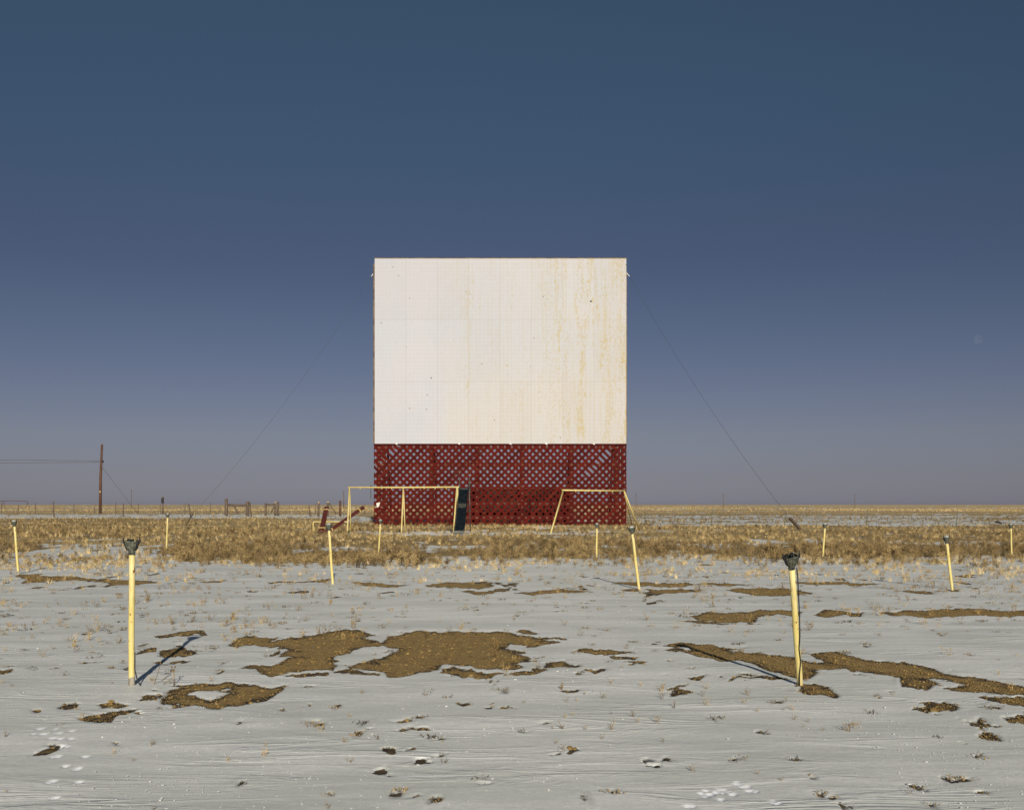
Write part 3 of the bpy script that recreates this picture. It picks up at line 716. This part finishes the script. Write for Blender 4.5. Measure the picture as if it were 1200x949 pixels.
# ------------------------------------------------------------------ the screen tower
YS = 86.0; XL, XR = -10.72, 8.92; ZB, ZM, ZT = .0, 6.33, 20.8
tw = thing('movie_screen', 'tall white stained drive in movie screen standing on a red lattice base', 'movie screen', (XL, YS, 0))
W_ = XR-XL
m = MB(); m.box((W_/2, -.05, (ZT-ZM)/2), (W_, .10, ZT-ZM-.02))
sp = m.build('screen_panel', screen_mat(), tw); sp.location = (0, 0, ZM)
m = MB(); m.box((-.06, .08, (ZM+ZT)/2-.2), (.10, .36, ZT-ZM-.5)); m.build('edge_board', EDGEW, tw)
m = MB(); m.box((W_+.03, .12, (ZM+ZT)/2-.4), (.05, .30, ZT-ZM-1.2)); m.build('edge_board', EDGEW, tw)
m = MB(); m.box((W_/2, -.06, ZT+.012), (W_+.06, .16, .045)); m.build('top_cap', EDGEW, tw)
def clip(P, a, b, c):            # keep a*x+b*z<=c
    out = []
    for i in range(len(P)):
        p, q = P[i], P[(i+1) % len(P)]; fp = a*p[0]+b*p[1]-c; fq = a*q[0]+b*q[1]-c
        if fp <= 0: out.append(p)
        if fp*fq < 0: t = fp/(fp-fq); out.append((p[0]+(q[0]-p[0])*t, p[1]+(q[1]-p[1])*t))
    return out
m = MB(); slat_vals = []
lay = m.bm.faces.layers.float.new('slat')
PITCH = .547; SW = .203*math.sqrt(2)/2
def slat(sign, c, y, w=SW, val=None, z0=ZB-.1, z1=ZM-.03, x0=-.07, x1=W_+.02):
    # line x - sign*z = c
    hw = w
    P = [(c-hw+sign*(z0-1), z0-1), (c+hw+sign*(z0-1), z0-1), (c+hw+sign*(z1+1), z1+1), (c-hw+sign*(z1+1), z1+1)]
    for a, b, cc in ((1, 0, x1), (-1, 0, -x0), (0, 1, z1), (0, -1, -z0)):
        P = clip(P, a, b, cc)
        if len(P) < 3: return
    n = len(P); th = .022
    fs = m.poly([(p[0], y, p[1]) for p in P]+[(p[0], y+th, p[1]) for p in P], [tuple(range(n)), tuple(range(n, 2*n))[::-1]]+[(i, (i+1) % n, (i+1) % n+n, i+n) for i in range(n)])
    for f in fs: f[lay] = random.random() if val is None else val
miss_l = 3; 
k0 = int(-8/PITCH)
for k in range(k0, int((W_+8)/PITCH)+2):
    c = k*PITCH
    jit = random.gauss(0, .012)
    # '/' slats in front; one has fallen near each upper corner
    if abs(c+4.3) > .28 and abs(c-12.54) > .28: slat(1, c+jit, -.03)
    elif c > 0: slat(1, c+jit, -.03, z1=3.8)
    slat(-1, c+.10+random.gauss(0, .012), -.005)
m.box((W_/2-.02, -.045, ZM-.06), (W_+.10, .03, .14))
lat = m.build('lattice_panel', LATT, tw)
# posts and rails behind lattice
for pu in (443, 449.5, 506, 559, 611, 669, 721.5, 730):
    px = (pu-600)/15.-XL
    wdt = .30 if pu not in (443, 730) else .22
    m = MB(); m.box((px, .28, ZM/2+.0), (wdt, .26, ZM-.06)); m.box((px, .30, (ZM+ZT)/2-.2), (.24, .30, ZT-ZM-.6)); 
    m.beam((px, .5, 11.5), (px, 5.6, 0), .16, .16); m.build('post', BACKW, tw)
for zz in (6.02, 4.72, 2.90, 1.62, .55):
    m = MB(); m.box((W_/2, .07, zz), (W_-.1, .10, .20)); m.build('rail', BACKW, tw)
for (xa, za, xb, zb) in ((1.0, .1, 7.1, 6.2), (9.2, .4, 15.0, 6.2), (5.4, 3.0, 8.6, 6.2)):
    m = MB(); m.beam((xa, .155, za), (xb, .155, zb), .12, .05, (0, 1, 0)); m.build('diagonal_brace', BACKW, tw)
m = MB(); m.poly([(.15, -.08, 1.55), (.42, -.07, 1.78), (.36, -.09, 1.5), (.28, -.085, 1.38), (.16, -.07, 1.38), (.12, -.08, 1.7)], [(0, 5, 1, 2), (0, 2, 3, 4)]); m.build('torn_rag', TAG, tw)
for sx, side in ((-.12, -1), (W_+.1, 1)):
    m = MB(); m.beam((sx-side*.1, .05, 19.75), (sx+side*.16, -.02, 19.4), .045, .045); m.build('cable_bracket', TAG, tw)
# peeled scraps on the panel edges
for a in (1.7, 6.6, 10.6, 17.1, 13.4):
    m = MB(); m.box((a, -.115, ZM), (random.uniform(.08, .2), .02, .10), (0, .5, 0)); m.build('peeling_scrap', TAG, tw)

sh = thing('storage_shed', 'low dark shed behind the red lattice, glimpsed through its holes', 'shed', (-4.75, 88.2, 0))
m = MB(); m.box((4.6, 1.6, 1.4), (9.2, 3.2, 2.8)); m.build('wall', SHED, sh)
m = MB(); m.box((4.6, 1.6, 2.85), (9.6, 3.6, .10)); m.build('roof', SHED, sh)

def guy(name, label, a, b, sag, r=.010):
    a = Vector(a); b = Vector(b); n = 24; m = MB()
    m.tube([a.lerp(b, i/n)-Vector((0, 0, sag*4*(i/n)*(1-i/n))) for i in range(n+1)], r, 6)
    o = m.build(name, WIRE); tag(o, label, 'guy wire'); return o
ancL = wp(217, 614.5, 86.0); ancR = wp(926, 607.5, 67.6)
guy('guy_wire', 'thin sagging guy wire from the screen\'s top left corner down to the grass', (XL-.3, YS-.02, 19.35), ancL+Vector((.55, 0, .75)), .85)
guy('guy_wire', 'thin guy wire from the screen\'s top right corner to the slanting anchor post', (XR+.3, YS-.02, 19.35), ancR, .75)
t = thing('guy_anchor', 'thin dark anchor rod holding the left guy wire in the grass', 'anchor', ancL)
m = MB(); m.tube([(0, 0, -.2), (.55, 0, .75)], .035, 8); m.build('rod', DARK, t)
m = MB(); m.tube([(.50, 0, .72), (.58, 0, .70), (.62, 0, .78), (.56, 0, .82), (.50, 0, .76)], .02, 6); m.build('shackle', DARK, t)
gx, gy = gp(939.5, 622)
t = thing('guy_anchor', 'thick grey slanting anchor post in the grass right of the screen', 'anchor', (gx, gy, 0))
d = ancR-Vector((gx, gy, 0))
m = MB(); m.beam(-d*.15, d*1.02, .17, .17); m.build('anchor_post', TIE, t, .015)
m = MB(); m.tube([d*.93+Vector((-.1, -.1, 0)), d*.93+Vector((.1, -.1, .0))], .03, 6); m.build('clamp', DARK, t)

# ------------------------------------------------------------------ playground
YW = 60.0
def frame(label, p_top, feet, extras):
    t = thing('swing_frame', label, 'swing frame', (p_top[0].x, p_top[0].y, 0), group='yellow pipe swing frames'); o = Vector((p_top[0].x, p_top[0].y, 0))
    m = MB(); d_ = (p_top[1]-p_top[0]).normalized()*.08
    m.tube([p_top[0]-o-d_, p_top[0].lerp(p_top[1], .5)-o-Vector((0, 0, .012)), p_top[1]-o+d_], .045, 12); m.build('top_bar', YEL2, t)
    for (tp, ft) in feet:
        m = MB(); ft = Vector(ft); ft.z = gz(ft.x, ft.y)-.15
        m.tube([tp-o, ft-o], .040, 12); m.build('leg', YEL2, t)
    for e in extras:
        m = MB(); e = e-o
        m.tube([e+Vector((0, 0, -.04)), e+Vector((0, 0, -.11))], .022, 8); m.build('swing_hanger', YEL2, t)
    return t, o
a, b = wp(409.5, 571, YW), wp(536.5, 570.6, YW); c = wp(472.6, 571.2, YW)
A = lambda u, dy: Vector(((u-600)*(YW+dy)/F, YW+dy, 0))
t, o = frame('long yellow pipe swing frame with three leg pairs beside the slide', (a, b),
      [(a, A(406.8, -1.0)), (a, A(411.2, .9)), (c, A(470.2, -1.0)), (c, A(474.8, .9)), (b-Vector((.05, 0, 0)), A(531, -1.0)), (b-Vector((.02, 0, 0)), A(536.3, .9))],
      [wp(u, 571, YW) for u in (422, 447.5, 459, 484, 497, 510, 523)])
m = MB()
p = wp(434.5, 569.5, YW)-o
for i in range(14):
    zc = -.045*i-.06
    m.tube([p+Vector((.012*(i % 2), .012*((i+1) % 2), zc)), p+Vector((-.012*(i % 2), -.012*((i+1) % 2), zc-.05))], .012, 5)
m.tube([p+Vector((-.03, 0, -.11)), p+Vector((-.03, 0, .02)), p+Vector((.03, 0, .02)), p+Vector((.03, 0, -.11))], .02, 6)
m.build('broken_chain', DARK, t)
a, b = wp(660, 574.2, 61), wp(731.3, 574.9, 63.5)
def gpv(u, v, h=0): X, Y = gp(u, v); return Vector((X, Y, 0))
t, o = frame('short yellow pipe swing frame with splayed legs at the lattice\'s right corner', (a, b),
      [(a, gpv(644.3, 626.2)), (a, gpv(646.2, 622.8)), (b, gpv(750.6, 622.3)), (b, gpv(741.8, 618.5))],
      [a.lerp(b, f) for f in (.2, .4, .6, .8)])

# slide
sx, sy = -2.79, 57.6
t = thing('playground_slide', 'dark metal playground slide with curled foot in front of the lattice', 'slide', (sx, sy, 0))
prof = [(0, .18), (.30, .16), (.55, .26), (1.0, .62), (1.8, 1.32), (2.6, 2.02), (3.05, 2.42), (3.35, 2.50), (3.7, 2.50)]
w = .46
def xo(y): return .155*y/3.7
m = MB()
for s in (-1, 1): pass
vs = []; fs = []
for i, (y_, z_) in enumerate(prof):
    for xx, dz in ((-w/2, .0), (w/2, .0), (w/2, -.02), (-w/2, -.02)): vs.append((xo(y_)+xx, y_, z_+dz))
for i in range(len(prof)-1):
    for k in range(4): fs.append((4*i+k, 4*i+(k+1) % 4, 4*i+4+(k+1) % 4, 4*i+4+k))
fs += [(3, 2, 1, 0), tuple(range(len(vs)-4, len(vs)))]
m.poly(vs, fs); ch = m.build('chute', SLIDE, t)
for s in (-1, 1):
    m = MB()
    for i in range(len(prof)-1):
        y0, z0 = prof[i]; y1, z1 = prof[i+1]
        m.beam((xo(y0)+s*(w/2+.02), y0, z0+.05), (xo(y1)+s*(w/2+.02), y1, z1+.05), .035, .15)
    m.build('side_rail', SLIDE2 if s < 0 else SLIDE, t)
m = MB(); m.beam((xo(0)-.0, -.06, .10), (xo(0), -.02, .22), .5, .03, (0, 1, .3)); m.build('curled_foot', SLIDE2, t)
m = MB(); m.box((xo(2.2), 2.05, 1.545), (w-.02, .34, .012), (math.radians(41), 0, 0)); m.build('patch_plate', SLIDE2, t)
for s in (-1, 1):
    xt = xo(3.7)+s*(w/2+.03)
    m = MB(); m.tube([(xt, 3.45, 2.42), (xt+.01*s, 3.5, 3.05), (xt+.02*s, 3.75, 3.10), (xt+.03*s, 4.0, 2.55), (xt+.03*s, 4.05, 2.2)], .022, 8); m.build('handrail', SLIDE2, t)
    m = MB(); m.tube([(xt, 3.72, 2.46), (xt+.03*s, 4.5, -.1)], .028, 8); m.build('ladder_rail', SLIDE2, t)
for i in range(7):
    f = (i+.5)/7; m = MB(); m.tube([(xo(3.7)-w/2-.04, 3.72+.78*f, 2.46-2.5*f), (xo(3.7)+w/2+.04, 3.72+.78*f, 2.46-2.5*f)], .02, 6); m.build('rung', SLIDE2, t)

# seesaw
sx, sy = (367-600)*62/F, 62.0
t = thing('seesaw', 'broken seesaw, two maroon planks tipped over a low yellow pipe stand', 'seesaw', (sx, sy, 0))
o = Vector((sx, sy, 0))
m = MB(); xr = (408-367)*62/F
m.tube([(0, 0, -.15), (0, 0, .60), (.03, 0, .63), (xr-.03, 0, .63), (xr, 0, .60), (xr, 0, -.15)], .035, 10); m.build('pipe_stand', YEL2, t)
def plank(p0, p1, wd, th, up):
    m = MB(); m.beam(p0, p1, wd, th, up); pk = m.build('plank', MAROON, t, .008)
    dd = (p1-p0)
    for f in (.06, .87):
        m = MB(); c = p0+dd*f; m.beam(c-dd.normalized()*.035, c+dd.normalized()*.035, wd+.03, th+.03, up); m.build('strap', YEL2, pk)
    m = MB(); c = p0+dd*.93; m.beam(c-dd.normalized()*.02, c+dd.normalized()*.02, wd+.22, .03, up); m.build('handle', DARK, pk)
plank(Vector((wp(377, 620.5, 60.9)-o)), Vector((wp(382.8, 594.0, 63.2)-o)), .26, .07, (0, -.5, 1))
plank(Vector((wp(386, 622, 61.4)-o)), Vector((wp(426, 594.3, 62.9)-o)), .16, .15, (0, -.2, 1))
m = MB(); m.box(wp(379, 622.5, 60.9)-o, (.5, .35, .14), (.1, .2, .3)); m.box(wp(384, 621, 61)-o, (.3, .2, .10), (0, -.3, .6)); m.build('broken_footing', MAROON, t, .01)

# ------------------------------------------------------------------ fences
def strand(m, pts, zs, r):
    for z in zs:
        for (p, q) in zip(pts[:-1], pts[1:]):
            n = 6; m.tube([p.lerp(q, i/n)+Vector((0, 0, z-.035*4*(i/n)*(1-i/n)+(1-i/n)*0)) for i in range(n+1)], r, 5)
# right: steel T posts
t = thing('wire_fence', 'wire fence on thin green steel posts crossing the field right of the screen', 'fence', (10.8, 89, 0)); o = Vector((10.8, 89, 0))
pts = []
for (u, v, lean) in ((755.5, 614, .05), (833, 618.3, .12), (919, 617.3, .10), (1015, 617.8, .08), (1120, 618.6, .12), (1228, 618.2, -.05), (1340, 618.4, .06)):
    X, Y = gp(u, v); z = gz(X, Y); p = Vector((X, Y, z))-o; pts.append(p)
    m = MB(); m.beam(p+Vector((0, 0, -.2)), p+Vector((lean, 0, 1.25)), .05, .014, (0, 1, 0)); m.beam(p+Vector((0, .02, -.2)), p+Vector((lean, .02, 1.25)), .014, .05, (0, 1, 0)); m.build('post', TPOST, t)
m = MB(); strand(m, pts, (.35, .62, .88, 1.12), .007); m.build('barbed_wire', WIRE, t)
# left near fence
t = thing('wire_fence', 'nearer barbed wire fence on leaning wood posts across the left field', 'fence', (-60, 137, 0)); o = Vector((-60, 137, 0)); pts = []
for (u, v, vt, lean) in ((-20, 607, 588, 0), (63.5, 606.2, 587.5, -.12), (144.5, 606, 590, 0), (224, 606.8, 590.2, -.3), (295, 606.8, 588, -.25), (364, 605, 592, -.25)):
    X, Y = gp(u, v); p = Vector((X, Y, 0))-o; hh = wp(u, vt, Y).z; pts.append(p)
    m = MB(); m.tube([p+Vector((0, 0, -.2)), p+Vector((lean, 0, hh))], [.09, .08], 8); m.build('post', TIE, t)
m = MB(); strand(m, pts, (.45, .8, 1.15), .014); m.build('barbed_wire', WIRE, t)
# left back fence
t = thing('wire_fence', 'farther wire fence with short thin posts along the left horizon field', 'fence', (-90, 185, 0)); o = Vector((-90, 185, 0)); pts = []
for (u, lean) in ((-40, 0), (1.5, 0), (21, .1), (41.5, 0), (86.6, 0), (110.5, .1), (135.7, 0), (162, 0), (188, 0), (216.5, .1), (246.8, 0), (369.5, 0), (427, 0)):
    Y = 186; X = (u-600)*Y/F; p = Vector((X, Y, 0))-o; pts.append(p)
    m = MB(); m.tube([p+Vector((0, 0, -.2)), p+Vector((lean, 0, 1.62+random.uniform(-.1, .35)))], .06, 6); m.build('post', TIE, t)
m = MB(); strand(m, pts, (.5, .95, 1.4), .013); m.build('barbed_wire', WIRE, t)

def hbrace(label, Y, posts, rail, diag=None, r=.16):
    X0 = (posts[0][0]-600)*Y/F
    t = thing('fence_brace', label, 'fence brace', (X0, Y, 0)); o = Vector((X0, Y, 0))
    for (u, vt, endg) in posts:
        p = wp(u, vt, Y)-o
        m = MB(); m.tube([(p.x, 0, -.3), (p.x+.02, 0, p.z)], [r, r*.92], 10); m.build('post', TIE, t)
        if endg: m = MB(); m.tube([(p.x+.02, 0, p.z+.004), (p.x+.02, 0, p.z+.2)], [r*.95, r*.8], 10); m.build('pale_post_top', ENDG, t)
    if rail:
        for (ua, va, ub, vb) in rail:
            m = MB(); a = wp(ua, va, Y)-o; b = wp(ub, vb, Y)-o; m.tube([a, a.lerp(b, .5)-Vector((0, 0, .03)), b], r*.7, 8); m.build('rail', TIE, t)
    if diag:
        m = MB(); m.tube([wp(diag[0], diag[1], Y)-o, wp(diag[2], diag[3], Y)-o], r*.55, 8); m.build('diagonal_brace', TIE, t)
    return t
hbrace('heavy timber fence brace with two thick posts and a sagging rail', 150, [(265, 584.4, 0), (290, 587.3, 0)], [(265.5, 591.5, 289.5, 592.0)], (274, 592.5, 279, 602), .22)
hbrace('slimmer timber brace with pale topped post, right of the heavy brace', 155, [(311.3, 589.4, 0), (322.5, 589.4, 1), (325.8, 588, 0)], [(311.5, 591.3, 322, 591.0)], (321.5, 593, 317, 602), .15)
hbrace('timber corner brace with pale top and dark diagonal pole behind the seesaw', 150, [(384.2, 589.2, 1), (373.2, 589.5, 1)], None, (385, 588.8, 394, 602), .15)
X, Y = gp(398.6, 604.5)
t = thing('fence_post', 'single reddish timber post between the seesaw and the swing frame', 'post', (X, Y, 0))
m = MB(); m.tube([(0, 0, -.3), (.02, 0, wp(398.6, 586.5, Y).z)], [.17, .14], 10); m.build('post_shaft', POLE, t)
X, Y = gp(190.8, 602)
t = thing('marker_post', 'pale post with a dark box on top, right of the utility pole', 'post', (X, Y, 0))
m = MB(); m.tube([(0, 0, -.3), (0, 0, wp(190, 583.5, Y).z)], .12, 8); m.build('post_shaft', TIE, t)
m = MB(); m.box((0, -.16, wp(190, 586.5, Y).z), (.42, .2, .85)); m.build('box', DARK, t, .03)
m = MB(); m.box((0, 0, wp(190, 582.7, Y).z), (.34, .3, .25)); m.build('cap', TIE, t, .03)

# ------------------------------------------------------------------ poles
X, Y = gp(117.5, 601.3)
t = thing('utility_pole', 'tall reddish brown utility pole standing alone in the left field', 'utility pole', (X, Y, 0)); ztop = wp(118, 520.5, Y).z
m = MB(); m.tube([(0, 0, -.5), (.05, 0, ztop*.5), (.32, 0, ztop)], [.27, .24, .19], 12); m.build('pole_shaft', POLE, t)
m = MB(); zi = wp(120, 541, Y).z; m.tube([(.15, -.1, zi), (.62, -.1, zi)], .07, 8); m.tube([(.55, -.1, zi-.15), (.55, -.1, zi+.25)], [.13, .09], 8); m.build('insulator', DARK, t)
m = MB(); m.box((.06, -.27, wp(118, 576, Y).z), (.22, .04, .35)); m.build('tag_plate', ENDG, t)
oo = Vector((X, Y, 0))
for k, (v0, lab) in enumerate(((538.6, 'upper overhead wire running left from the utility pole'), (542.6, 'lower overhead wire running left from the utility pole'))):
    a = Vector((X+.15, Y-.15, wp(118, 541, Y).z+.12-.2*k)); b = wp(-300, v0+3-k*1, Y*.98)
    m = MB(); n = 16; m.tube([a.lerp(b, i/n)-Vector((0, 0, (-.35 if k == 0 else .0)*4*(i/n)*(1-i/n))) for i in range(n+1)], .035, 5); w_ = m.build('overhead_wire', WIRE); tag(w_, lab, 'wire')
m = MB(); a = Vector((X+.2, Y-.1, wp(118, 546, Y).z)); b = wp(152, 590.5, Y); b.z = .8; b = Vector((b.x+1.5, b.y, -.1)); m.tube([a, b], .03, 5); w_ = m.build('pole_guy', WIRE); tag(w_, 'thin guy wire slanting from the utility pole down to the right', 'guy wire')
for (u, vt, r, lab) in ((154, 573.5, .10, 'faint distant pole right of the tall utility pole'), (402.8, 575.2, .14, 'distant pole on the horizon left of the yellow swing frame'),
                        (847.6, 578, .09, 'distant pole on the horizon right of the screen'), (1001.8, 579, .09, 'distant pole on the horizon at right, above the slanting anchor\'s right'),
                        (745.5, 577.5, .07, 'thin distant pole just right of the lattice corner')):
    Y = 420.; X = (u-600)*Y/F; t = thing('distant_pole', lab, 'utility pole', (X, Y, 0), group='distant poles on the horizon'); zt = wp(u, vt, Y).z
    m = MB(); m.tube([(0, 0, -1), (0, 0, zt)], [r*1.2, r], 8); m.build('pole_shaft', TIE, t)
    m = MB(); m.box((0, -.1, zt-.35), (1.0, .10, .10)); m.build('crossarm', TIE, t)
# low pipe gantry at the left horizon
t = thing('irrigation_boom', 'low thin reddish irrigation boom on the far left horizon', 'irrigation boom', ((0-600)*500/F, 500, 0)); o = Vector(((0-600)*500/F, 500, 0))
m = MB(); m.tube([wp(-25, 588.5, 500)-o, wp(-5, 587.2, 500)-o, wp(14, 586.6, 500)-o, wp(32, 587.2, 500)-o], .12, 6); m.build('boom_pipe', POLE, t)
for u in (-24, 4, 32.5):
    m = MB(); p = wp(u, 587.4, 500)-o; m.tube([p, (p.x-.8, 0, 0)], .09, 6); m.tube([p, (p.x+.8, 0, 0)], .09, 6); m.build('support', POLE, t)
# dark stump by the right edge
X, Y = gp(1170, 615.5)
m = MB(); m.tube([(-.25, 0, .14), (-.1, 0, .16), (.1, 0, .12), (.28, 0, .04)], [.05, .08, .08, .04], 9); st_ = m.build('fallen_log', DARK); st_.location = (X, Y, .1); tag(st_, 'small dark fallen log in the field near the right edge', 'log')
# faint daytime moon
D = 6500.
bm = bmesh.new(); bmesh.ops.create_uvsphere(bm, u_segments=32, v_segments=16, radius=D*5.6/F)
for f in bm.faces: f.smooth = True
me = bpy.data.meshes.new('moon'); bm.to_mesh(me); bm.free()
mm, nt, b = newmat('moon_disc'); q = N(nt)
tr = q.n('ShaderNodeBsdfTransparent'); df = q.n('ShaderNodeBsdfDiffuse'); ad = q.n('ShaderNodeAddShader')
cr = q.mix(q.ss(q.noise(q.n('ShaderNodeTexCoord').outputs['Generated'], 3, 3), .4, .6), (.003, .003, .003), (.014, .014, .012)); q.link(cr, df.inputs[0])
nt.nodes.remove(b); out = [n for n in nt.nodes if n.type == 'OUTPUT_MATERIAL'][0]; q.link(tr.outputs[0], ad.inputs[0]); q.link(df.outputs[0], ad.inputs[1]); q.link(ad.outputs[0], out.inputs[0])
me.materials.append(mm); mo = bpy.data.objects.new('moon', me); COL.objects.link(mo); mo.location = wp(1146, 398, D); mo.visible_shadow = True
tag(mo, kind='structure')

# ------------------------------------------------------------------ light, sky, camera
EL = 19.5; AZ = math.radians(7.6)
sun = bpy.data.lights.new('sun', 'SUN'); sun.energy = 4.65; sun.angle = math.radians(.5); sun.color = (1.0, .95, .865)
so = bpy.data.objects.new('sun', sun); COL.objects.link(so)
e = math.radians(EL); to_sun = Vector((math.sin(AZ)*math.cos(e), -math.cos(AZ)*math.cos(e), math.sin(e)))
so.rotation_euler = to_sun.to_track_quat('Z', 'Y').to_euler(); so.location = to_sun*200
w = bpy.data.worlds.new('World'); SC.world = w; w.use_nodes = True; nt = w.node_tree; nt.nodes.clear(); q = N(nt)
sky = q.n('ShaderNodeTexSky', sky_type='NISHITA'); sky.sun_disc = False; sky.sun_elevation = e; sky.sun_rotation = math.pi-AZ
sky.altitude = 1400; sky.air_density = 1.0; sky.dust_density = .6; sky.ozone_density = 1.5
bg = q.n('ShaderNodeBackground'); bg.inputs[1].default_value = .06; out = q.n('ShaderNodeOutputWorld')
sep = q.n('ShaderNodeSeparateXYZ'); q.link(q.n('ShaderNodeTexCoord').outputs['Generated'], sep.inputs[0])
rmp = q.n('ShaderNodeValToRGB'); q.link(sep.outputs[2], rmp.inputs[0])
SKYR = [(0.0047, (0.355, 0.367, 0.619)), (0.0240, (0.391, 0.370, 0.549)), (0.0627, (0.487, 0.418, 0.525)), (0.0934, (0.495, 0.416, 0.512)), (0.1314, (0.465, 0.404, 0.490)),
        (0.1689, (0.442, 0.394, 0.462)), (0.2056, (0.415, 0.375, 0.446)), (0.2485, (0.420, 0.400, 0.453)), (0.2901, (0.422, 0.439, 0.483)), (0.3430, (0.444, 0.482, 0.509)), (0.3988, (0.476, 0.522, 0.536))]
cr = rmp.color_ramp
cr.elements[0].position = 0; cr.elements[0].color = (.33, .345, .60, 1); cr.elements[1].position = .4136; cr.elements[1].color = (.48, .53, .543, 1)
for p_, c_ in SKYR:
    e_ = cr.elements.new(p_); e_.color = (*c_, 1)
q.link(q.mix(1.0, sky.outputs[0], rmp.outputs[0], 'MULTIPLY'), bg.inputs[0]); q.link(bg.outputs[0], out.inputs[0])

cam = bpy.data.cameras.new('camera'); co_ = bpy.data.objects.new('camera', cam); COL.objects.link(co_)
co_.location = (0, 0, H); co_.rotation_euler = (math.pi/2, 0, 0); cam.sensor_width = 36; cam.lens = 36*F/1200
cam.shift_y = (HV-474.5)/1200; cam.clip_start = .1; cam.clip_end = 30000
SC.camera = co_
vs = SC.view_settings; vs.view_transform = 'Standard'; vs.look = 'None'; vs.exposure = 0; vs.gamma = 1
try: vs.use_curve_mapping = False
except Exception: pass
